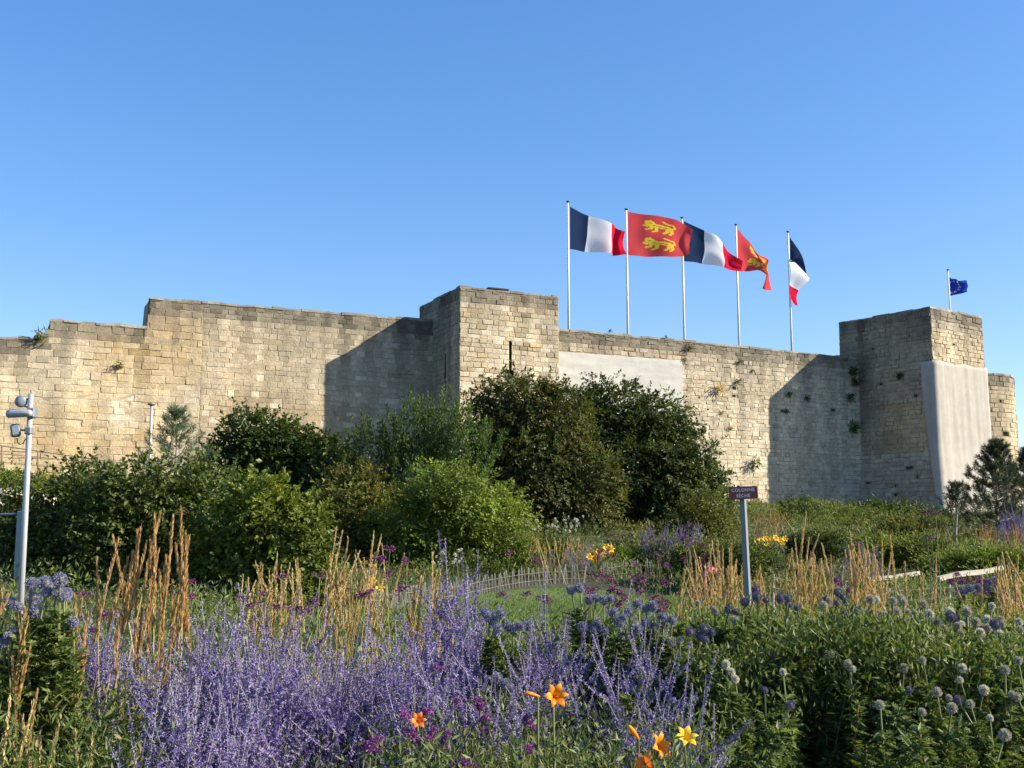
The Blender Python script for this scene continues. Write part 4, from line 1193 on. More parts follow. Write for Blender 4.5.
shrub('broadleaf_tree', 'biggest dark tree of the slope, standing below the pale panel', 'tree', 40, [(610, 412, 40, 32), (655, 425, 36, 32), (590, 450, 40, 42), (640, 460, 50, 45), (680, 470, 36, 42), (620, 500, 60, 36), (695, 505, 32, 28), (665, 515, 50, 22), (715, 490, 18, 26), (575, 430, 34, 40)], 630, M['leaf_dusky'], 1500, L=.17, W=.075, sig=.26, group=SG, droop=.45, r0=.1)
shrub('broadleaf_shrub', 'paler green bush at the right foot of the biggest dark tree', 'shrub', 35, [(706, 512, 24, 20), (720, 525, 20, 16), (690, 528, 30, 16)], 705, M['leaf_olive'], 180, L=.11, W=.05, group=SG, droop=.4)
shrub('broadleaf_shrub', 'small dark bush against the shaded wall right of the sign', 'shrub', 47, [(800, 520, 20, 16), (822, 524, 18, 13), (785, 528, 16, 14)], 803, M['leaf_dark'], 130, group=SG)
shrub('broadleaf_shrub', 'dark low bush crowding the foot of the right tower shadow', 'shrub', 50, [(870, 512, 20, 9), (900, 516, 22, 9), (935, 520, 18, 9)], 900, M['leaf_dark'], 110, group=SG)
shrub('broadleaf_shrub', 'low lime-green bush sunlit behind the longer timber beam', 'shrub', 29, [(985, 563, 28, 9), (960, 566, 18, 8), (1015, 565, 22, 9), (940, 568, 14, 7)], 985, M['leaf_lime'], 260, L=.09, W=.05, sig=.13, group=SG)
shrub('broadleaf_shrub', 'low clipped dark green bush at the left end of the picket fence', 'shrub', 29.2, [(430, 580, 34, 16), (475, 577, 34, 15), (395, 588, 28, 14), (515, 574, 22, 12)], 450, M['leaf_mid'], 330, L=.09, W=.04, sig=.14, group=SG)
shrub('broadleaf_shrub', 'fresh green foliage mound between picket fence and yellow lilies', 'shrub', 30.8, [(640, 560, 24, 12), (612, 566, 20, 11), (668, 556, 18, 12)], 640, M['leaf_lime'], 190, L=.10, W=.055, sig=.14, group=SG)
for hx, hy, hw, hh, hd, hm, hl in ((850, 520, 44, 10, 46, 'leaf_bright', 'long bright green herb mound along the foot of the shaded wall'),
        (905, 532, 34, 10, 42, 'leaf_olive', 'olive herb mound below the foot of the right tower'), (820, 545, 30, 12, 33, 'leaf_mid', 'dark leafy mound between the yellow lilies and the straw grasses'),
        (880, 552, 34, 12, 31, 'leaf_lime', 'light green leafy mound above the left timber beam'), (925, 553, 22, 11, 31, 'leaf_mid', 'dark mound of leaves between the two timber beams'),
        (745, 560, 26, 12, 28, 'leaf_mid', 'dark leafy mound behind the sign post'), (700, 560, 24, 13, 29, 'leaf_under', 'green leafy mound left of the sign post'), (545, 552, 26, 12, 31.5, 'leaf_under', 'green leafy mound just behind the picket fence')):
    shrub('herb_mound', hl, 'plant', hd, [(hx - hw * .55, hy + 2, hw * .5, hh * .8), (hx, hy, hw * .5, hh), (hx + hw * .55, hy + 1, hw * .5, hh * .85)], hx, M[hm], 170, L=.10, W=.045, sig=.14, group='leafy mounds on the slope', r0=.02, spray=.3, up=.6)
shrub('creeper', 'leafy creeper hanging over the pale rocks at the left edge', 'creeper', 31.5, [(6, 483, 14, 7), (24, 488, 14, 8), (40, 492, 16, 8)], 15, M['leaf_bright'], 100, L=.1, W=.07, sig=.13, r0=.03)

def pine(label, D, px, py_top, py_base, spread_px, mat, tiers, tuft_n=46, nl=.17, bare=.12, lean=0.0, tufts=3):
    k = D / FPX
    top = U(px, py_top, D); b0 = U(px - lean, py_base, D)
    gz = float(ground_z(b0[0], D))
    e = empty('pine_tree', (b0[0], D, gz), label, 'tree', 'young pines')
    B0 = np.array(e.location); H_ = top[2] - gz
    dx = top[0] - b0[0]
    ax = lambda t: np.array([dx * t, 0, H_ * t])
    tb = MB(); tb.tube([ax(t) + (rng.normal(size=3) * .02 if 0 < t < 1 else 0) for t in np.linspace(0, 1, 7)], np.linspace(.07, .012, 7), n=8)
    cb = MB()
    def tuft(p, d, n, L):
        dd = np.array(d) / (np.linalg.norm(d) + 1e-9)
        st = p - dd * rng.uniform(0, .28, n)[:, None]
        D_ = unit(n) * .75 + dd * .9
        cb.leaves(st, D_, unit(n), L * rng.uniform(.7, 1.15, n), np.full(n, .016), fold=.0)
    for i in range(tiers):
        t = bare + (1 - bare) * (i + .3) / tiers
        rad = spread_px * k * (1 - t) ** .9 * rng.uniform(.75, 1.15) + .12
        nb = rng.integers(4, 7)
        a0 = rng.random() * 6.28
        for j in range(nb):
            a = a0 + j * 6.28 / nb + rng.normal() * .25
            d = np.array([math.cos(a), math.sin(a), .35 + .5 * t])
            p0 = ax(t); p2 = p0 + d * rad * np.array([1, 1, .8]); p1 = p0 + d * rad * .5 * np.array([1, 1, .4])
            tb.tube([p0, p1, p2], [.022, .015, .006], n=5)
            for f in np.linspace(.45, 1, tufts):
                p = p0 + (p1 - p0) * min(1, f * 2) if f < .5 else p1 + (p2 - p1) * (f * 2 - 1)
                sd = rng.normal(size=3) * .15 * rad
                tuft(p + sd * (f < 1), d + np.array([0, 0, .6]) + rng.normal(size=3) * .35, tuft_n, nl)
    tuft(ax(1.0), (0, 0, 1), tuft_n * 2, nl)
    tb.build('trunk', [M['barkpale']], e)
    cb.build('crown', [mat], e)
pine('young blue-green pine standing out against the ochre wall', 31.5, 176, 407, 540, 66, M['needle_blue'], 10, tuft_n=60, nl=.20, lean=0, tufts=3)
pine('open-branched pine at the right edge in front of the draped tower', 42, 996, 440, 528, 50, M['needle'], 13, tuft_n=64, nl=.20, bare=.12, tufts=5)
pine('darker pine half outside the right edge', 45, 1030, 448, 530, 54, M['needle'], 12, tuft_n=64, nl=.21, bare=.10, tufts=5)
pine('slim bare-stemmed pine sapling before the sheet on the right tower', 40, 956, 482, 545, 34, M['needle'], 4, tuft_n=34, nl=.17, bare=.60, tufts=4)

# tufts rooted in the wall
def wall_tuft(px, py, size, mat, label, on='wall', n=70, dry=0.0):
    if on == 'wall': p = np.array(wallpt(px, py)); outd = np.array([-WN[0] * -1, -WN[1], 0]) * 1.0; outd = np.array([-WN[0], -WN[1], 0])
    else:
        r = ray(px, py)
        q = CB + GB * 0; nd = FB
        t = (nd @ CB) / (nd @ r[:2]); p = r * t + np.array([0, 0, EYE]); outd = np.array([-FB[0], -FB[1], 0])
        p[:2] -= FB * batB(p[2])
    b = MB()
    d = unit(n) + outd * .9 + np.array([0, 0, -.15])
    b.leaves(rng.normal(size=(n, 3)) * size * .30 + outd * size * .25, d, unit(n), size * rng.uniform(.4, .9, n), size * rng.uniform(.10, .2, n))
    o = b.build('wall_plant', M[mat]); o.location = p
    return tag(o, label, 'wall plant', 'plants rooted in the wall')
for a in [(40, 337, .34, 'leaf_olive', 'green tuft in the step of the ruined wall at far left'),
          (119, 366, .24, 'leaf_olive', 'small tuft high on the ochre wall face at left'),
          (719, 388, .36, 'plume_straw', 'dry straw-coloured tuft right of the pale panel'),
          (737, 382, .26, 'leaf_olive', 'green tuft just right of the dry straw-coloured tuft'),
          (688, 348, .24, 'leaf_olive', 'tuft under the wall top above the right corner of the panel'),
          (683, 360, .16, 'leaf_dark', 'little dark tuft at the upper right corner of the panel'),
          (739, 362, .20, 'leaf_dusky', 'tuft below the wall top under the curling red flag'),
          (752, 371, .13, 'leaf_dark', 'tiny dark tuft in the sunlit wall left of the limp flag'),
          (754, 464, .42, 'leaf_olive', 'yellow-green weed low on the wall above the sign'),
          (722, 412, .17, 'plume_straw', 'small dry tuft halfway up the wall left of the shadow'),
          (731, 428, .19, 'plume_straw', 'dry tuft below another, near the shadow edge'),
          (788, 394, .26, 'leaf_dark', 'upper dark tuft just inside the tower shadow'),
          (806, 398, .26, 'leaf_dark', 'dark tuft in the shadow, right of its twin'),
          (785, 411, .24, 'leaf_dark', 'lowest dark tuft near the shadow edge'),
          (609, 331, .14, 'leaf_dark', 'tiny dark weed on the wall top left of the second pole'),
          (665, 337, .12, 'leaf_dark', 'tiny dark weed on the wall top left of the middle pole')]:
    wall_tuft(*a)
for a in [(851, 372, .42, 'leaf_dark', 'upper dark ivy patch in the corner beside the right tower'), (853, 382, .36, 'leaf_dark', 'middle dark ivy patch in the corner beside the right tower'),
          (849, 397, .30, 'leaf_dark', 'lower small ivy patch in the corner beside the right tower'), (852, 428, .42, 'leaf_dark', 'lowest ivy patch in the corner beside the right tower'),
          (901, 376, .26, 'leaf_dark', 'lone dark tuft in the middle of the shaded tower face')]:
    wall_tuft(*a, on='tower' if a[0] > 870 else 'wall', n=110)

# ------------------------------------------------------------------ planting on the slope and beds (nobody could count it)
def near_wall(p): return .45 + .55 * smooth(1.0, 6.0, WOFF - p @ WN)
def cover(name, pts, hgt, mats, ws, per=9, L=(.08, .18), W=(.03, .06), spread=.12, lo=0.0):
    b = MB()
    n = len(pts); idx = np.repeat(np.arange(n), per); m_ = len(idx)
    hz = hgt[idx] * (lo + (1 - lo) * rng.random(m_) ** .7)
    P = np.column_stack([pts[idx] + rng.normal(size=(m_, 2)) * spread, hz]); P[:, 2] += ground_z(P[:, 0], P[:, 1])
    D = unit(m_) * .8 + np.array([0, 0, .75]); N = unit(m_) + np.array([0, 0, .6])
    # patches of one kind of plant: material by noise
    sel = np.array([nz(p[0] * .55, p[1] * .55, 17) for p in pts]) + rng.normal(size=n) * .12
    qn = np.argsort(np.argsort(sel)) / n
    cum = np.cumsum(ws) / sum(ws)
    mid = np.searchsorted(cum, qn).clip(0, len(mats) - 1)[idx]
    for k in range(len(mats)):
        f = mid == k
        if f.any(): b.leaves(P[f], D[f], N[f], rng.uniform(*L, f.sum()), rng.uniform(*W, f.sum()), m=k)
    return tag(b.build(name, mats), kind='stuff')
FEN = np.array([G(px, py, 12, 45) for px, py in ((372, 613), (400, 609), (440, 603), (482, 595), (505, 590), (530, 586), (556, 584), (586, 583), (600, 581), (622, 578), (662, 577))])
def before_fence(x, y):
    fy = np.interp(x, FEN[:, 0], FEN[:, 1])
    return (x > FEN[0, 0] - .3) & (x < FEN[7, 0] + .2) & (y < fy + .18) & (y > 18)
# slope between lawn and wall
n = 18000
pts = np.column_stack([rng.uniform(-30, 40, n), rng.uniform(17, 62, n)])
s = WOFF - pts @ WN
ok = (s > .15) & ~before_fence(pts[:, 0], pts[:, 1]) & ~((pts[:, 0] < -4) & (pts[:, 1] < 29)) & (np.abs(pts[:, 0]) < pts[:, 1] * .6 + 2) & (pts[:, 1] > 23 + .0 * pts[:, 0]) & ~in_lawn(pts[:, 0], pts[:, 1])
pts = pts[ok]
hv = np.array([nz(p[0] * .45, p[1] * .3, 40.0) for p in pts])
cover('slope_planting', pts, rng.uniform(.2, .6, len(pts)) * np.clip(1 + 1.3 * hv, .35, 1.9) * near_wall(pts), [M['leaf_mid'], M['leaf_olive'], M['leaf_under'], M['leaf_lime'], M['blade']], [3, 2, 3, 1.4, 2], per=20, L=(.08, .22), W=(.02, .05), spread=.18)
# flat beds between the front planting and the lawn
n = 12500
pts = np.column_stack([rng.uniform(-16, 18, n), rng.uniform(5.5, 25, n)])
ok = (np.abs(pts[:, 0]) < pts[:, 1] * .6 + 2) & ~in_lawn(pts[:, 0], pts[:, 1]) & ~before_fence(pts[:, 0], pts[:, 1]) & ~((pts[:, 0] < -3) & (pts[:, 1] > 11) & (rng.random(n) < .5))
pts = pts[ok]
cover('bed_planting', pts, rng.uniform(.2, .6, len(pts)), [M['leaf_under'], M['leaf_mid'], M['leaf_sage'], M['leaf_thistle']], [3, 2, 1, 2], per=16, L=(.06, .16), W=(.02, .045), spread=.14)

# ------------------------------------------------------------------ front bed: plant parts shared by the plants
def stem_path(n=9, bend=.05):
    a = rng.random() * 6.28
    t = np.linspace(0, 1, n)
    o = bend * np.sin(t * math.pi) * rng.uniform(.4, 1)
    return np.column_stack([o * math.cos(a), o * math.sin(a), t])
def along(path, t):
    tt = np.linspace(0, 1, len(path))
    return np.column_stack([np.interp(t, tt, path[:, k]) for k in range(3)])
def sage_spike(fm):
    """Russian sage: pale stem, close whorls of small violet flowers on the upper half and on long side branches, small grey leaves below"""
    b = MB(); p = stem_path(9, rng.uniform(.04, .14))
    b.tube(p, np.linspace(.0026, .001, 9), n=4, m=0, cap=False)
    def whorls(path, t0, t1, step, size):
        L_ = np.linalg.norm(path[-1] - path[0])
        ts = np.arange(t0, t1, step / L_); ts = ts + rng.normal(size=len(ts)) * step * .12
        per = 8; c = along(path, np.clip(np.repeat(ts, per), 0, 1)); n = len(c)
        if n == 0: return
        d = unit(n, .5); rr = np.repeat(np.linspace(1.1, .5, len(ts)), per)
        P = c + d * (.0035 * rng.random(n) * rr)[:, None]
        b.leaves(P, d + unit(n) * .3, unit(n), size * rr * rng.uniform(.7, 1.2, n), size * .6 * rr * rng.uniform(.7, 1.2, n), m=1)
    whorls(p, .56, 1.0, .0115, .0105)
    for _ in range(rng.integers(8, 13)):
        t = rng.uniform(.36, .84); a = rng.random() * 6.28; q0 = along(p, [t])[0]
        L_ = (.27 - .28 * (t - .36)) * rng.uniform(.6, 1.1); el = rng.uniform(.6, 1.05)
        d = np.array([math.cos(a) * math.cos(el), math.sin(a) * math.cos(el), math.sin(el)])
        q1 = q0 + d * L_ * .5; q2 = q0 + d * L_ + np.array([0, 0, L_ * .12])
        br = np.array([q0, q1, q2]); b.tube(br, [.0014, .0011, .0007], n=3, m=0, cap=False)
        whorls(br, .15, 1.0, .0115, .0095)
    nl = 60; t = rng.uniform(.06, .66, nl); P = along(p, t); d = unit(nl, .4); d[:, 2] = np.abs(d[:, 2])
    b.leaves(P, d, unit(nl, 1), rng.uniform(.022, .05, nl), rng.uniform(.006, .013, nl), m=2)
    return b.mesh('flower_spike', [M['pale_stem'], fm, M['leaf_sage']])
SAGE = [sage_spike(M[k]) for k in ('sage_flower', 'sage_flower', 'sage_deep', 'sage_pale') for _ in range(4)]
def grass_plume(mat, frac=.20, fat=.0026, stem=.0019, wid=1.0):
    """one flowering stem: thin straw, a slim spindle of pressed spikelets at the top, one or two leaf blades"""
    b = MB(); p = stem_path(10, rng.uniform(.03, .12))
    b.tube(p, np.linspace(stem, stem * .45, 10), n=3, m=0, cap=False)
    frac = frac * rng.uniform(.75, 1.2)
    n = 300; t = np.minimum(1 - frac + frac * rng.random(n) * 1.01, 1)
    x = (t - (1 - frac)) / frac
    w = fat * np.sin(np.clip(x, .03, 1) ** .6 * math.pi * .93 + .10) * (1 + .3 * np.sin(x * 40))
    P = along(p, t); d = unit(n) * .15 + np.array([0, 0, 1.0]); sd = unit(n); sd[:, 2] = 0
    b.leaves(P + sd * w[:, None] * .8, d + sd * .10, unit(n), rng.uniform(.010, .020, n), wid * rng.uniform(.0016, .0030, n), m=1)
    for k in range(2):
        t = rng.uniform(.15, .5); q = along(p, [t])[0]; a = rng.random() * 6.28; L_ = rng.uniform(.2, .4)
        pts = np.array([q + np.array([math.cos(a) * L_ * f * .6, math.sin(a) * L_ * f * .6, L_ * (f * .9 - .8 * f * f)]) for f in np.linspace(0, 1, 5)])
        for i in range(4):
            b.leaves(pts[i:i + 1], (pts[i + 1] - pts[i])[None], unit(1), np.linalg.norm(pts[i + 1] - pts[i]) * 1.1, .005, m=2)
    return b.mesh('plume', [M['straw_stem'], mat, M['blade']])
PL_RUST = [grass_plume(M['plume_rust']) for _ in range(6)]
PL_STRAW = [grass_plume(M['plume_straw'], .26, .0040, .0026, 1.7) for _ in range(8)]
PL_FAR = {'rust': [grass_plume(M['plume_rust'], .3, .010, .005, 3.5) for _ in range(4)], 'straw': [grass_plume(M['plume_straw'], .3, .010, .005, 3.5) for _ in range(4)]}
def thistle_stem(nleaf=34, lo=.56, hi=.93, bare=False):
    b = MB(); p = stem_path(8, .05); b.tube(p, np.linspace(.0045, .0026, 8), n=5, m=0, cap=False)
    n = nleaf * 4; t = lo + (hi - lo) * rng.random(n) ** .7; P = along(p, t); a = rng.random(n) * 6.28
    d = np.column_stack([np.cos(a), np.sin(a), rng.uniform(-.55, .95, n)]); L_ = rng.uniform(.028, .062, n) * (1.15 - .4 * t); nn = np.column_stack([rng.normal(size=(n, 2)) * .35, np.ones(n)])
    b.leaves(P, d, nn, L_, L_ * .34, m=1)
    # side lobes give the thistle its cut outline
    for f, s_ in ((.28, 1), (.28, -1), (.5, 1), (.5, -1), (.7, 1), (.7, -1)):
        dn = d / np.linalg.norm(d, axis=1)[:, None]; side = np.cross(dn, nn); side /= np.linalg.norm(side, axis=1)[:, None]
        b.leaves(P + dn * (L_ * f)[:, None], side * s_ + dn * .55, nn + rng.normal(size=(n, 3)) * .3, L_ * (.42 - .18 * f), L_ * .15, m=1)
    return b.mesh('flower_stem' if not bare else 'leafy_stem', [M['brown_stem' if bare else 'green_stem'], M['leaf_thistle']])
TST = [thistle_stem() for _ in range(7)]
TLEAF = [thistle_stem(44, .60, 1.0, True) for _ in range(5)]
def globe(mat, r=.021):
    b = MB()
    n = 12; m_ = 7; V = []
    for j in range(m_ + 1):
        for i in range(n):
            ph = math.pi * j / m_; a = 2 * math.pi * i / n
            V.append((.62 * r * math.cos(a) * math.sin(ph), .62 * r * math.sin(a) * math.sin(ph), .62 * r * math.cos(ph)))
    b.add(V, [[j * n + i, (j + 1) * n + i, (j + 1) * n + (i + 1) % n, j * n + (i + 1) % n] for j in range(m_) for i in range(n)], m=0)
    k = 420; d = unit(k)
    b.leaves(d * r * .55, d + unit(k) * .12, unit(k), r * rng.uniform(.35, .55, k), r * .11, m=1, fold=.3, wide=.75)
    return b.mesh('flower_head', [M['thistle_core'], mat])
GL = {k: [globe(M['thistle_' + k]) for _ in range(3)] for k in ('blue', 'plum', 'grey', 'white')}
def verbena_stem():
    b = MB(); p = stem_path(8, .04); b.tube(p, np.linspace(.0028, .0016, 8), n=4, m=0, cap=False)
    n = 8; t = rng.uniform(.1, .7, n); P = along(p, t); d = unit(n, .3); b.leaves(P, d, unit(n, 1), rng.uniform(.05, .09, n), .014, m=1)
    return b.mesh('flower_stem', [M['green_stem'], M['leaf_under']])
VST = [verbena_stem() for _ in range(4)]
def verbena_head(mat):
    b = MB()
    for _ in range(rng.integers(5, 8)):
        c = rng.normal(size=3) * np.array([.013, .013, .005]); b.tube([(0, 0, -.02), tuple(c)], .0009, n=3, m=0, cap=False)
        k = 34; d = unit(k, .5); b.leaves(c + d * .006, d, unit(k), rng.uniform(.005, .009, k), .006, m=1)
    return b.mesh('flower_head', [M['green_stem'], mat])
VH = [verbena_head(M['verbena']) for _ in range(4)]; VHD = [verbena_head(M['verbena_dark']) for _ in range(3)]
def lily_flower(mat, throat=True, openness=1.0):
    b = MB()
    for k in range(6):
        a = k * math.pi / 3 + (.06 if k % 2 else 0); w = .046 if k % 2 else .034
        rad = np.array([math.cos(a), math.sin(a), 0]); tan = np.array([-math.sin(a), math.cos(a), 0])
        prof = [(.003, 0, .25), (.012, .022, .55), (.026 * openness, .042, .95), (.042 * openness, .054, .9), (.060 * openness, .056, .45), (.074 * openness, .050, .05)]
        V = []
        for r_, z_, ww in prof:
            for s_ in (-1, 0, 1):
                V.append(rad * r_ + tan * s_ * w * .5 * ww + np.array([0, 0, z_ + (.004 if s_ == 0 else .0)]))
        Q = [[i * 3 + j, i * 3 + j + 1, (i + 1) * 3 + j + 1, (i + 1) * 3 + j] for i in range(5) for j in range(2)]
        b.add(V, Q, m=0)
    for k in range(5):
        a = k * 1.256; b.tube([(0, 0, .01), (.008 * math.cos(a), .008 * math.sin(a), .045), (.016 * math.cos(a), .016 * math.sin(a), .06)], .0011, n=3, m=1)
    b.tube([(0, 0, -.012), (0, 0, .0), (0, 0, .014)], [.003, .0045, .006], n=6, m=1 if throat else 0)
    return b.mesh('flower', [mat, M['lily_throat'] if throat else mat], True)
def lily_bud(mat):
    b = MB(); b.tube([(0, 0, -.01), (0, 0, .01), (0, 0, .035), (0, 0, .06), (0, 0, .07)], [.003, .007, .011, .008, .001], n=8); return b.mesh('bud', [mat], True)
def lily_stem():
    b = MB(); p = stem_path(8, .05); b.tube(p, np.linspace(.0045, .003, 8), n=5, cap=False); return b.mesh('flower_stem', [M['green_stem']])
LST = [lily_stem() for _ in range(3)]
LF = {'orange': lily_flower(M['lily']), 'red': lily_flower(M['lily_red']), 'yellow': lily_flower(M['lily_yellow'], False)}
LB = lily_bud(M['lily'])
def blades(n, h, spread, mat_i=0, w=.009):
    b = MB()
    for _ in range(n):
        a = rng.random() * 6.28; r0 = spread * math.sqrt(rng.random()); H_ = h * rng.uniform(.55, 1.1); out = rng.uniform(.15, .5) * H_
        a2 = a + rng.normal() * .8
        base = np.array([r0 * math.cos(a), r0 * math.sin(a), 0]); ts = np.linspace(0, 1, 6)
        pts = np.array([base + np.array([math.cos(a2) * out * t**1.8, math.sin(a2) * out * t**1.8, H_ * (t - .28 * t**3)]) for t in ts])
        sd = np.array([-math.sin(a2), math.cos(a2), 0]) * w * .5
        V = []
        for i, t in enumerate(ts): V += [pts[i] - sd * (1 - t**3), pts[i] + sd * (1 - t**3)]
        b.add(V, [[2 * i, 2 * i + 1, 2 * i + 3, 2 * i + 2] for i in range(5)])
    return b
ZV = Vector((0, 0, 1))
def plant(name, label, cat, heads, base_px, D, stems, hmeshes=None, hsize=1.0, base_r=.12, group=None, part='flower_stem', hname='flower_head', pull=.45, foliage=None, extra=None, head_tilt=.25):
    """heads: (px, py, depth). Each stem rises from the plant's base and ends where its head is."""
    b0 = U(base_px, 600, D); gz = float(ground_z(b0[0], D))
    e = empty(name, (b0[0], D, gz), label, cat, group)
    B0 = Vector(e.location)
    for i, hd in enumerate(heads):
        P = Vector(U(hd[0], hd[1], hd[2])) - B0
        bx = Vector((P.x * pull + random.gauss(0, base_r), P.y * pull + random.gauss(0, base_r), 0))
        w = B0 + bx; bx.z = float(ground_z(w.x, w.y)) - B0.z
        d = P - bx; L_ = d.length
        q = d.to_track_quat('Z', 'Y') @ Quaternion(ZV, random.random() * 6.28)
        st = link(part, random.choice(stems), e, bx, q, L_)
        if hmeshes is not None:
            hm = hmeshes[hd[3]] if len(hd) > 3 else random.choice(hmeshes)
            hs = (hd[4] if len(hd) > 4 else hsize * random.uniform(.7, 1.15)) / L_
            ax = Vector((random.gauss(0, 1), random.gauss(0, 1), random.gauss(0, .4))).normalized()
            if len(hd) > 5:   # face a world direction
                hq = q.inverted() @ Vector(hd[5]).to_track_quat('Z', 'Y')
            else:
                hq = Quaternion(ax, random.gauss(0, head_tilt))
            link(hname, hm, st, (0, 0, 1), hq, hs)
    if foliage is not None:
        foliage.build('foliage', extra or [M['blade']], e)
    return e
def region(n, x0, x1, y0, y1, d0, d1, tilt=0.0, peak=None):
    out = []
    for _ in range(n):
        x = random.uniform(x0, x1); f = (x - x0) / (x1 - x0)
        t = random.random() ** .9
        yy0 = y0 if peak is None else y0 + abs(f - peak) * (y1 - y0) * .8
        out.append((x, yy0 + (y1 - yy0) * t + tilt * (f - .5), random.uniform(d0, d1)))
    return out
#PART4

# ------------------------------------------------------------------ feather reed grasses
GG = 'feather reed grass clumps'
def reed(label, heads, base_px, D, kind='straw', nb=40, h=.8, r=.10, pull=.35):
    if D < 4.5: heads = heads + [(x + random.gauss(0, 14), y + random.uniform(10, 60), d + random.gauss(0, .12)) for x, y, d in random.sample(heads, len(heads) // 3)]
    elif D < 9: heads = heads * 1 + [(x + random.gauss(0, 9), y + random.uniform(0, 40), d + random.gauss(0, .12)) for x, y, d in heads] * 1
    plant('reed_grass', label, 'grass clump', heads, base_px, D, PL_FAR[kind] if D > 20 else PL_RUST if kind == 'rust' else PL_STRAW, None, base_r=r, group=GG, part='plume', pull=pull, foliage=blades(nb, h, r * 1.6), extra=[M['blade']])
# tall rust clump at left, plume by plume
rust = [(180, 512, 3.7), (173, 520, 3.75), (160, 517, 3.8), (155, 519, 3.7), (141, 531, 3.8), (138, 535, 3.7), (113, 540, 3.9), (118, 543, 3.9), (97, 562, 3.9), (185, 537, 3.6), (189, 541, 3.7), (176, 549, 3.6), (186, 562, 3.6),
        (166, 560, 3.7), (150, 545, 3.8), (133, 556, 3.7), (128, 562, 3.8), (147, 566, 3.7), (158, 555, 3.8), (183, 575, 3.6), (172, 585, 3.6), (150, 585, 3.7), (136, 580, 3.8), (125, 590, 3.8), (164, 600, 3.7), (178, 610, 3.6), (142, 610, 3.7)]
reed('tallest rust-coloured reed grass, rising before the dark shrubs at left', rust, 140, 3.75, 'rust', 110, 1.0, .07, .12)
reed('rust reed grass leaning in from the left edge', [(2, 592, 3.3), (8, 600, 3.3), (24, 612, 3.3), (28, 622, 3.3), (16, 608, 3.3), (20, 640, 3.3), (5, 625, 3.4), (-6, 600, 3.4), (30, 650, 3.3), (12, 660, 3.3), (-4, 640, 3.3)], -6, 3.35, 'rust', 40, .75, .08)
reed('thin rust reed grass between the globe thistle and the tallest clump', [(57, 612, 3.6), (66, 606, 3.6), (75, 600, 3.6), (82, 602, 3.6), (88, 616, 3.6), (84, 630, 3.6), (68, 640, 3.5), (60, 655, 3.5), (76, 650, 3.6), (52, 640, 3.5)], 66, 3.55, 'rust', 40, .7, .08)
reed('short buff grass low in the left corner', [(33, 706, 3.0), (75, 735, 2.9), (92, 738, 3.0), (40, 735, 3.0), (22, 720, 3.0), (10, 700, 3.1), (60, 720, 3.0)], 50, 2.95, 'straw', 45, .7, .1)
reed('straw reed grass behind the sage, left of the tallest straw clump', region(26, 243, 300, 548, 600, 6.6, 7.6), 272, 7.1, 'straw', 50, .85, .2)
reed('tall straw reed grass standing in front of the gap beside the lawn', [(336, 530, 7.0), (348, 540, 7), (374, 533, 7.0), (382, 546, 7.1), (356, 552, 7), (364, 560, 7.2), (342, 560, 7.1), (330, 556, 7.0)] + region(24, 322, 386, 552, 612, 6.8, 7.6), 352, 7.1, 'straw', 50, .9, .2)
reed('straw grass leaning right before the lawn', [(432, 556, 5.0), (424, 570, 5.0), (420, 580, 5.1), (440, 575, 5.0), (445, 590, 5.0), (412, 596, 5.1), (405, 604, 5.1), (452, 590, 5), (436, 600, 5), (428, 612, 5)], 410, 5.1, 'straw', 40, .8, .12)
reed('broad straw reed grass around the faded red hoop left of the sign post', region(44, 684, 742, 542, 602, 7.2, 8.6), 712, 7.9, 'straw', 60, .9, .25)
reed('straw reed grass just right of the sign post', region(12, 752, 778, 560, 605, 7.2, 8.2), 765, 7.7, 'straw', 30, .8, .15)
reed('straw reed grass with the tallest single plumes right of the sign', [(806, 515, 7.6), (803, 530, 7.6), (809, 540, 7.6), (822, 546, 7.5)] + region(28, 786, 834, 548, 605, 7.2, 8.2), 808, 7.7, 'straw', 50, .85, .2)
reed('straw reed grass in front of the left timber beam', [(850, 534, 7.3), (866, 540, 7.3), (882, 545, 7.3), (890, 538, 7.4)] + region(26, 836, 884, 545, 608, 7.0, 7.8), 858, 7.4, 'straw', 50, .85, .2)
reed('loose straw grass crossing between the two timber beams', [(905, 565, 6.2), (922, 576, 6.2), (899, 590, 6.2), (936, 560, 6.3), (944, 590, 6.2), (956, 586, 6.2), (982, 578, 6.0), (975, 600, 6)], 930, 6.2, 'straw', 25, .7, .15)
reed('straw reed grass at the right edge', region(26, 996, 1030, 556, 615, 5.2, 6.0), 1012, 5.6, 'straw', 50, .8, .15)
def far_reed(label, x0, x1, y0, y1, D, n, kind):
    reed(label, region(n, x0, x1, y0, y1, D - .4, D + .5), (x0 + x1) / 2, D, kind, 50, .7, .25, pull=.8)
far_reed('reddish reed grass against the wall foot right of the sign post', 754, 786, 508, 530, 37, 60, 'rust')
far_reed('pale grass clump behind the picket fence below the elder', 530, 556, 536, 562, 29, 40, 'straw')
far_reed('buff grass clump behind the fence, left of the orange lilies', 560, 585, 534, 562, 29.5, 40, 'straw')
far_reed('buff grass tufts in front of the right tower shadow', 924, 950, 528, 548, 33, 34, 'straw')
far_reed('buff grass clump under the open-branched pine', 975, 1000, 524, 545, 36, 45, 'rust')
far_reed('buff grass clump at the right edge under the darker pine', 1004, 1030, 524, 545, 36, 45, 'rust')

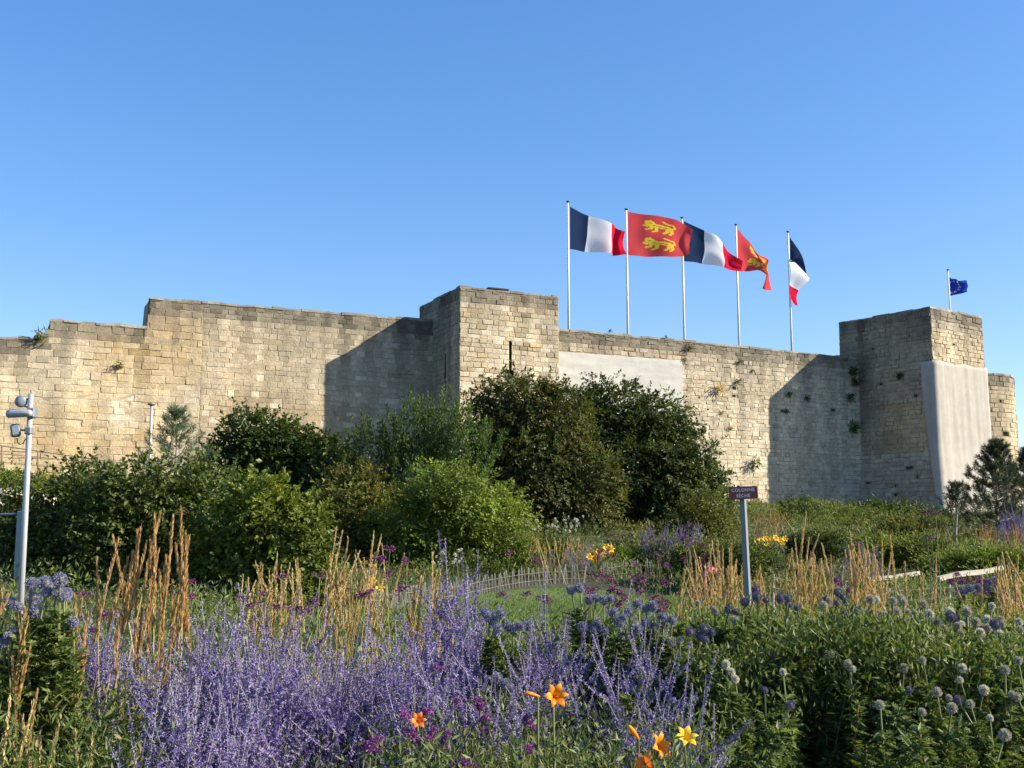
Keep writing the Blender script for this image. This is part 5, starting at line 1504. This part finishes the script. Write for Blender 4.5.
# ------------------------------------------------------------------ Russian sage
SGp = 'Russian sage plants in the beds'
def sage(label, heads, base_px, D, r=.17, pull=.45):
    if D < 6: heads = [(x, y - 16 * random.random(), d) for x, y, d in heads] + [(x + random.gauss(0, 8), y - random.uniform(4, 22), d + random.gauss(0, .1)) for x, y, d in random.sample(heads, int(len(heads) * .25))]
    plant('russian_sage', label, 'sage plant', heads, base_px, D, SAGE, None, base_r=r, group=SGp, part='flower_spike', pull=pull)
sage('densest violet sage, nearest the camera, right of the tall rust grass', [(238, 583, 3.7), (248, 600, 3.7), (225, 612, 3.6), (210, 620, 3.6), (262, 610, 3.7)] + region(52, 165, 275, 592, 700, 3.2, 4.0, peak=.62), 220, 3.6)
sage('low front violet sage left of centre bottom edge', region(30, 150, 260, 660, 745, 2.8, 3.2), 200, 3.0)
sage('violet sage between the densest plant and the centre', [(318, 592, 4.2), (300, 604, 4.1), (332, 612, 4.1)] + region(44, 262, 345, 608, 700, 3.6, 4.3, peak=.6), 305, 4.0)
sage('violet sage just left of the centre with spires before the lawn', [(376, 610, 4.3), (398, 618, 4.2), (360, 625, 4.2)] + region(40, 340, 420, 622, 700, 3.7, 4.4), 378, 4.1)
sage('tall slender sage with the highest violet spires, left of the lawn', [(445, 549, 4.6), (430, 580, 4.5), (462, 566, 4.6), (478, 560, 4.6), (455, 585, 4.5), (440, 600, 4.5), (470, 600, 4.5), (420, 612, 4.4)] + region(26, 415, 490, 600, 690, 4.0, 4.6), 450, 4.4)
sage('pale thin sage behind the left globe thistle', region(22, 58, 150, 612, 700, 3.8, 4.6), 105, 4.2)
sage('violet sage in front of the lawn, single upright spire in its middle', [(545, 575, 4.6), (541, 600, 4.5)] + region(28, 510, 590, 618, 690, 4.0, 4.6), 550, 4.3)
sage('violet sage under the blue globe thistles right of centre', [(632, 590, 4.5)] + region(28, 590, 665, 630, 700, 3.7, 4.4), 626, 4.1)
sage('violet sage with long stems arching to the right over the thistle leaves', [(716, 668, 3.5), (706, 690, 3.4), (690, 655, 3.5), (680, 672, 3.5), (714, 715, 3.3), (700, 728, 3.3), (660, 690, 3.4), (670, 705, 3.4), (690, 735, 3.2), (678, 650, 3.6), (650, 675, 3.5)], 610, 3.2, r=.06, pull=.2)
sage('violet sage thinly mixed with verbena under the central globe thistle', region(26, 410, 520, 640, 715, 3.3, 4.0), 465, 3.6)
sage('violet sage between the tall rust grass and the left globe thistle', region(30, 85, 160, 615, 690, 3.9, 4.5), 122, 4.15)
sage('faint violet sage among the grey thistle heads at right', region(12, 880, 960, 590, 650, 5.5, 6.5), 920, 6.0)
def far_sage(label, x0, x1, y0, y1, D, n):
    sage(label, region(n, x0, x1, y0, y1, D - .4, D + .4), (x0 + x1) / 2, D, .35, pull=.85)
far_sage('hazy violet sage on the slope under the biggest dark tree', 640, 700, 520, 540, 31, 45)
far_sage('hazy violet sage far right below the darker pine', 1000, 1030, 495, 520, 38, 20)
far_sage('hazy violet sage behind the straw grass left of the timber beams', 845, 875, 535, 560, 24, 16)
far_sage('hazy violet sage behind the picket fence', 550, 590, 542, 565, 29, 18)

# ------------------------------------------------------------------ globe thistles
TG = 'globe thistle plants in the beds'
def thistle(label, heads, base_px, D, kind, leafy=6, size=1.0, r=.12, pull=.5, leaf_top=None):
    e = plant('globe_thistle', label, 'globe thistle', heads, base_px, D, TST, GL[kind] if kind != 'grey' else GL['grey'] * 3 + GL['plum'] + GL['white'], size, base_r=r, group=TG, pull=pull)
    B0 = Vector(e.location)
    lt = leaf_top or 1.0
    for _ in range(leafy):
        bx = Vector((random.gauss(0, r * 2.0), random.gauss(0, r * 1.6), 0))
        d = Vector((random.gauss(0, .22), random.gauss(0, .18), 1)).normalized()
        link('leafy_stem', random.choice(TLEAF), e, bx, d.to_track_quat('Z', 'Y') @ Quaternion(ZV, random.random() * 6.28), lt * random.uniform(.75, 1.1))
    return e
thistle('globe thistle with blue-violet heads in front of the lamp pole', [(60, 580, 3.4), (32, 584, 3.4), (45, 583, 3.5), (47, 592, 3.4), (57, 592, 3.4), (64, 597, 3.4), (34, 599, 3.5), (19, 607, 3.3), (10, 602, 3.4), (36, 612, 3.4), (73, 622, 3.4), (8, 637, 3.3), (2, 643, 3.3), (14, 632, 3.4), (66, 594, 3.5)], 36, 3.4, 'blue', 9, 1.02)
thistle('globe thistle with blue heads right before the lawn', [(489, 617, 4.3), (501, 614, 4.3), (494, 622, 4.3), (508, 626, 4.3), (498, 629, 4.2), (513, 628, 4.3), (521, 626, 4.3), (486, 613, 4.4), (529, 626, 4.4), (506, 684, 3.8), (497, 678, 3.8)], 505, 4.3, 'blue', 6)
thistle('globe thistle with paired blue heads just in front of the lawn edge', [(571, 590, 4.4), (580, 588, 4.4), (590, 600, 4.5), (596, 598, 4.4), (604, 600, 4.4), (611, 599, 4.4), (598, 622, 4.3), (592, 628, 4.3), (604, 630, 4.3), (583, 627, 4.3)], 590, 4.4, 'blue', 6)
thistle('globe thistle with crowded violet-blue heads right of centre', [(614, 613, 4.2), (624, 617, 4.2), (629, 612, 4.3), (620, 622, 4.2), (646, 609, 4.3), (653, 606, 4.3), (646, 622, 4.3), (654, 627, 4.3), (637, 629, 4.2), (663, 618, 4.3), (672, 620, 4.3), (638, 604, 4.4)], 640, 4.25, 'blue', 7)
thistle('globe thistle with dusky plum heads under the sign post', [(745, 602, 4.4), (756, 590, 4.5), (757, 597, 4.4), (766, 600, 4.4), (780, 598, 4.4), (788, 598, 4.3), (797, 608, 4.3), (789, 604, 4.4), (704, 629, 4.1), (712, 632, 4.1), (700, 636, 4.1), (706, 640, 4.0), (690, 632, 4.2)], 752, 4.3, 'plum', 14, .85, leaf_top=1.15)
thistle('globe thistle with plum heads in front of the tall straw plumes', [(826, 599, 4.6), (838, 592, 4.6), (843, 597, 4.6), (814, 636, 4.2), (822, 639, 4.2), (801, 633, 4.2), (776, 655, 3.9), (800, 660, 3.9), (776, 662, 3.9), (846, 602, 4.6)], 815, 4.3, 'plum', 16, .8, leaf_top=1.15)
thistle('globe thistle with faded green-grey heads left of the sign', [(698, 603, 4.6), (714, 609, 4.5), (716, 612, 4.5), (729, 610, 4.5), (735, 620, 4.4), (736, 612, 4.5), (680, 640, 4.2), (672, 642, 4.2)], 712, 4.4, 'grey', 14, .85, leaf_top=1.15)
thistle('globe thistle with brightest white heads low in the thicket', [(726, 664, 3.7), (731, 672, 3.7), (735, 679, 3.7), (783, 672, 3.7)], 745, 3.7, 'white', 20, .66, leaf_top=1.0)
gh = 'woolly grey seed heads in the thicket at right'
blocks = [(822, 862, 4.3, 'tall grey-headed globe thistle between the straw grasses and the thicket crest', [(848, 615, 4.5), (853, 617, 4.5), (822, 604, 4.6), (856, 622, 4.4), (839, 628, 4.3), (846, 640, 4.2), (812, 622, 4.4)]),
          (870, 905, 4.3, 'globe thistle with the thickest cluster of grey heads on the thicket crest', [(878, 620, 4.4), (886, 616, 4.4), (890, 624, 4.3), (896, 629, 4.3), (893, 631, 4.3), (902, 621, 4.4), (882, 628, 4.3), (888, 640, 4.2), (875, 645, 4.2), (908, 612, 4.5), (897, 612, 4.5), (915, 620, 4.4)]),
          (915, 955, 4.4, 'globe thistle with pale woolly heads right of the thickest cluster', [(924, 604, 4.6), (936, 622, 4.4), (950, 612, 4.5), (955, 618, 4.5), (958, 626, 4.4), (944, 628, 4.4), (967, 612, 4.5), (930, 640, 4.2), (961, 634, 4.3), (976, 622, 4.5)]),
          (975, 1020, 4.4, 'globe thistle with grey heads crowding the right edge', [(988, 628, 4.4), (1000, 634, 4.3), (994, 638, 4.3), (1009, 636, 4.3), (1014, 642, 4.3), (1002, 624, 4.5), (984, 640, 4.2), (1020, 630, 4.4), (1012, 652, 4.1)]),
          (840, 870, 3.7, 'low globe thistle with few grey heads in dark leaves right of centre', [(848, 664, 3.8), (852, 669, 3.8), (828, 655, 3.9), (870, 655, 3.9)]),
          (890, 925, 3.7, 'globe thistle with pale heads half way down the thicket', [(904, 668, 3.8), (909, 690, 3.6), (937, 692, 3.6), (949, 698, 3.6), (952, 708, 3.5), (922, 712, 3.5), (934, 660, 3.9)]),
          (960, 1010, 3.7, 'low globe thistle with scattered pale heads near the right bottom corner', [(962, 668, 3.8), (960, 680, 3.7), (1012, 695, 3.6), (1017, 697, 3.6), (990, 718, 3.5), (970, 704, 3.6), (958, 700, 3.6), (984, 690, 3.7)])]
for x0, x1, D, lab, hd in blocks:
    hd = hd + [(random.uniform(x0 - 12, x1 + 12), random.uniform(598, 634) if D > 4 else random.uniform(650, 720), D + random.uniform(-.1, .3)) for _ in range(10 if D > 4 else 2)]
    thistle(lab, hd, (x0 + x1) / 2, D, 'grey', 20, .95 if D > 4 else .78, r=.15, leaf_top=1.12 if D > 4 else .95)
thistle('leafy globe thistle filling the bottom of the bed right of the lilies', [(790, 705, 3.3), (765, 690, 3.4)], 770, 3.25, 'plum', 20, .7, r=.18, leaf_top=.80)
thistle('leafy globe thistle with a single grey head at the bottom right', [(880, 705, 3.3)], 885, 3.2, 'grey', 20, .8, r=.2, leaf_top=.80)
thistle('leafy globe thistle in the very bottom right corner', [(1005, 735, 3.2)], 985, 3.2, 'grey', 20, .8, r=.2, leaf_top=.80)
def far_thistle(label, heads, base, D, kind):
    thistle(label, heads, base, D, kind, 10, 1.6, r=.25, pull=.8, leaf_top=.6)
far_thistle('row of blue globe thistle heads below the longer timber beam', [(962, 590, 9), (970, 588, 9), (978, 587, 9), (985, 586, 9), (992, 582, 9), (995, 580, 9), (998, 586, 9), (958, 588, 9), (966, 592, 9.2), (990, 590, 9)], 975, 9.1, 'blue')

# ------------------------------------------------------------------ verbena
VG = 'tall verbena plants'
def verb(label, heads, base_px, D, dark=False, size=1.0, pull=.6):
    plant('verbena', label, 'verbena', heads, base_px, D, VST, VHD if dark else VH, size, base_r=.07, group=VG, pull=pull)
verb('dark purple verbena heads before the straw grasses, left of the lawn', [(252, 606, 5.2), (265, 594, 5.3), (278, 607, 5.2), (283, 577, 5.4), (296, 609, 5.2), (305, 612, 5.1), (318, 602, 5.2), (240, 598, 5.4), (320, 575, 5.6), (358, 595, 5.4), (370, 592, 5.4)], 290, 5.2, True, 1.25)
verb('purple verbena with several flat heads in front of the dark shrubs', [(390, 549, 6.5), (408, 562, 6.6), (392, 575, 6.6), (380, 560, 6.8), (402, 590, 6.4)], 395, 6.6, True, 1.6)
verb('bright magenta verbena low at the bottom, left of the orange flower', [(371, 747, 3.0), (378, 741, 3.0), (365, 748, 3.0), (404, 716, 3.2), (424, 713, 3.2), (412, 735, 3.1)], 385, 3.0, False, 1.0)
verb('magenta verbena at the bottom edge, right of the orange-red lily', [(436, 737, 3.1), (444, 740, 3.1), (430, 735, 3.1), (458, 764, 2.9), (452, 768, 2.9), (462, 766, 2.9)], 445, 3.0, False, 1.05)
verb('magenta verbena stems in the middle of the bottom edge', [(480, 703, 3.3), (483, 720, 3.2), (487, 733, 3.2), (481, 707, 3.3), (526, 718, 3.2), (530, 724, 3.2), (532, 750, 3.0), (436, 669, 3.6), (457, 701, 3.4)], 505, 3.2, False, 1.0)
verb('tall purple verbena to the left of the sage, above the rust grass', [(84, 594, 5), (190, 582, 5), (193, 598, 4.6), (104, 614, 4.6), (94, 630, 4.4)], 140, 4.8, True, 1.2)
verb('purple verbena around the picket fence at the lawn edge', [(510, 553, 8), (544, 598, 7), (551, 602, 7), (500, 595, 8), (528, 594, 8), (602, 576, 8), (588, 590, 7.6), (536, 560, 8)], 545, 7.6, True, 1.8)
verb('dark verbena drift right of the lawn', region(16, 610, 665, 575, 610, 8, 10), 640, 9, True, 2.0)
verb('tall magenta verbena heads rising left of the sign', [(688, 524, 12), (684, 538, 12), (686, 545, 12), (690, 540, 12.2), (668, 565, 11)], 684, 12, False, 1.7)
verb('tall branching verbena silhouetted before the right tower', [(924, 513, 14), (930, 512, 14), (936, 514, 14), (927, 537, 14), (933, 538, 13.8)], 930, 14, True, 1.8)
verb('magenta verbena in front of the left timber beam', [(858, 545, 9), (850, 560, 9), (842, 585, 7), (836, 580, 7.2), (830, 572, 8), (848, 590, 7), (862, 565, 9)], 848, 8, False, 1.3)
verb('purple verbena drift between the timber beams and the wire fence', region(20, 940, 1010, 575, 600, 10, 13), 975, 11.5, True, 2.2)
verb('dark verbena drift on the slope before the elder', region(26, 590, 720, 535, 575, 20, 26), 655, 24, True, 2.6)

# ------------------------------------------------------------------ day lilies
DG = 'day lilies in the beds'
LFl = [LF['orange'], LF['red'], LF['yellow'], LB]
def lily(label, heads, base_px, D, size=1.0, n=36, h=.55, name='day_lily', group=DG):
    plant(name, label, 'day lily', heads, base_px, D, LST, LFl, size, base_r=.05, group=group, hname='flower', pull=.7, foliage=blades(n, h, .12, w=.014), extra=[M['leaf_under']])
toC = lambda x, z=.35: (x, -1, z)
lily('single open orange-yellow day lily right of centre, before the sage', [(553, 697, 3.2, 0, .52, (.35, -1, .35)), (538, 696, 3.25, 3, .6, (-1, -.3, .3))], 552, 3.2)
lily('small orange-red day lily with dark throat left of the magenta verbena', [(417, 722, 3.1, 1, .34, (.3, -1, .5))], 415, 3.1)
lily('clump of orange and yellow day lilies at the bottom, right of centre', [(684, 741, 3.0, 2, .46, (.2, -.8, .75)), (654, 748, 3.0, 0, .52, (.6, -.6, .35)), (638, 738, 3.05, 3, .7, (-.6, -.4, .8)), (646, 764, 2.95, 1, .45, (-.3, -.9, .2))], 660, 3.0, n=70)
def far_lily(label, heads, base, D, k, size):
    lily(label, [(x, y, D + random.uniform(-.3, .3), k if k >= 0 else random.choice((0, 2)), size * random.uniform(.7, 1.1), (random.uniform(-.2, .6), -1, .5)) for x, y in heads], base, D, n=60, h=.7)
far_lily('orange day lilies flowering beyond the picket fence', [(588, 558), (592, 555), (595, 560), (598, 553), (602, 555), (606, 549), (609, 550), (586, 562), (611, 553)], 598, 30, -1, 1.7)
far_lily('yellow day lilies behind the sign post', [(760, 541), (764, 540), (769, 541), (774, 539), (779, 541), (784, 540), (782, 544), (766, 545), (756, 543)], 770, 30, 2, 1.6)
far_lily('few small yellow blooms seen through the straw grass before the shrubs', [(368, 585), (380, 589), (372, 582)], 374, 16, 2, 1.2)
# white asters on the slope
def aster(label, heads, base, D, size):
    plant('white_aster', label, 'aster', heads, base, D, VST, [AST], size, base_r=.15, group='white asters on the slope', pull=.85, foliage=blades(40, .5, .3, w=.02), extra=[M['leaf_mid']])
b = MB(); k = 60; d = unit(k, .8); b.leaves(d * .012, d, unit(k), .014, .010, m=0); AST = b.mesh('flower_head', [M['white_flower']])
aster('white asters flowering below the elder', region(60, 500, 585, 515, 532, 32, 33.5), 560, 33, 1.7)
aster('white asters in front of the yellow-green bush, left of the fence', region(14, 433, 462, 548, 566, 20, 20.6), 448, 20.5, 1.3)

# ------------------------------------------------------------------ undergrowth of the front bed
def under(name, x0, x1, d0, d1, n, h0, h1, mats, ws, L, W, slope=0.0):
    px = rng.uniform(x0, x1, n); D = d0 + (d1 - d0) * rng.random(n)
    pts = np.column_stack([(px - 512) / FPX * D, D])
    cover(name, pts, rng.uniform(h0, h1, n) + slope * (D - d0) + np.array([(.20 if x0 > 600 else .05) * nz(p[0] * 1.9, p[1] * 1.9, 5.0) + .06 * nz(p[0] * 6, p[1] * 6, 9.0) for p in pts]), mats, ws, per=16, L=L, W=W, spread=.05, lo=.6 if x0 < 600 else .74)
under('undergrowth', -190, 170, 2.8, 4.4, 2600, .75, 1.10, [M['leaf_under'], M['blade'], M['leaf_thistle']], [3, 1.4, 2], (.018, .05), (.004, .012))
under('undergrowth', 150, 420, 2.9, 4.8, 2200, .55, .95, [M['leaf_under'], M['leaf_sage'], M['leaf_thistle']], [3, 2, 1], (.018, .042), (.004, .011))
under('undergrowth', 390, 720, 2.8, 5.0, 5200, .72, 1.03, [M['leaf_under'], M['leaf_sage'], M['leaf_thistle']], [3, 2, 2], (.016, .042), (.004, .012))
under('undergrowth', 690, 1230, 3.85, 5.3, 10500, 1.03, 1.20, [M['leaf_thistle'], M['leaf_under'], M['leaf_mid']], [5, 2, 1], (.018, .042), (.006, .014))
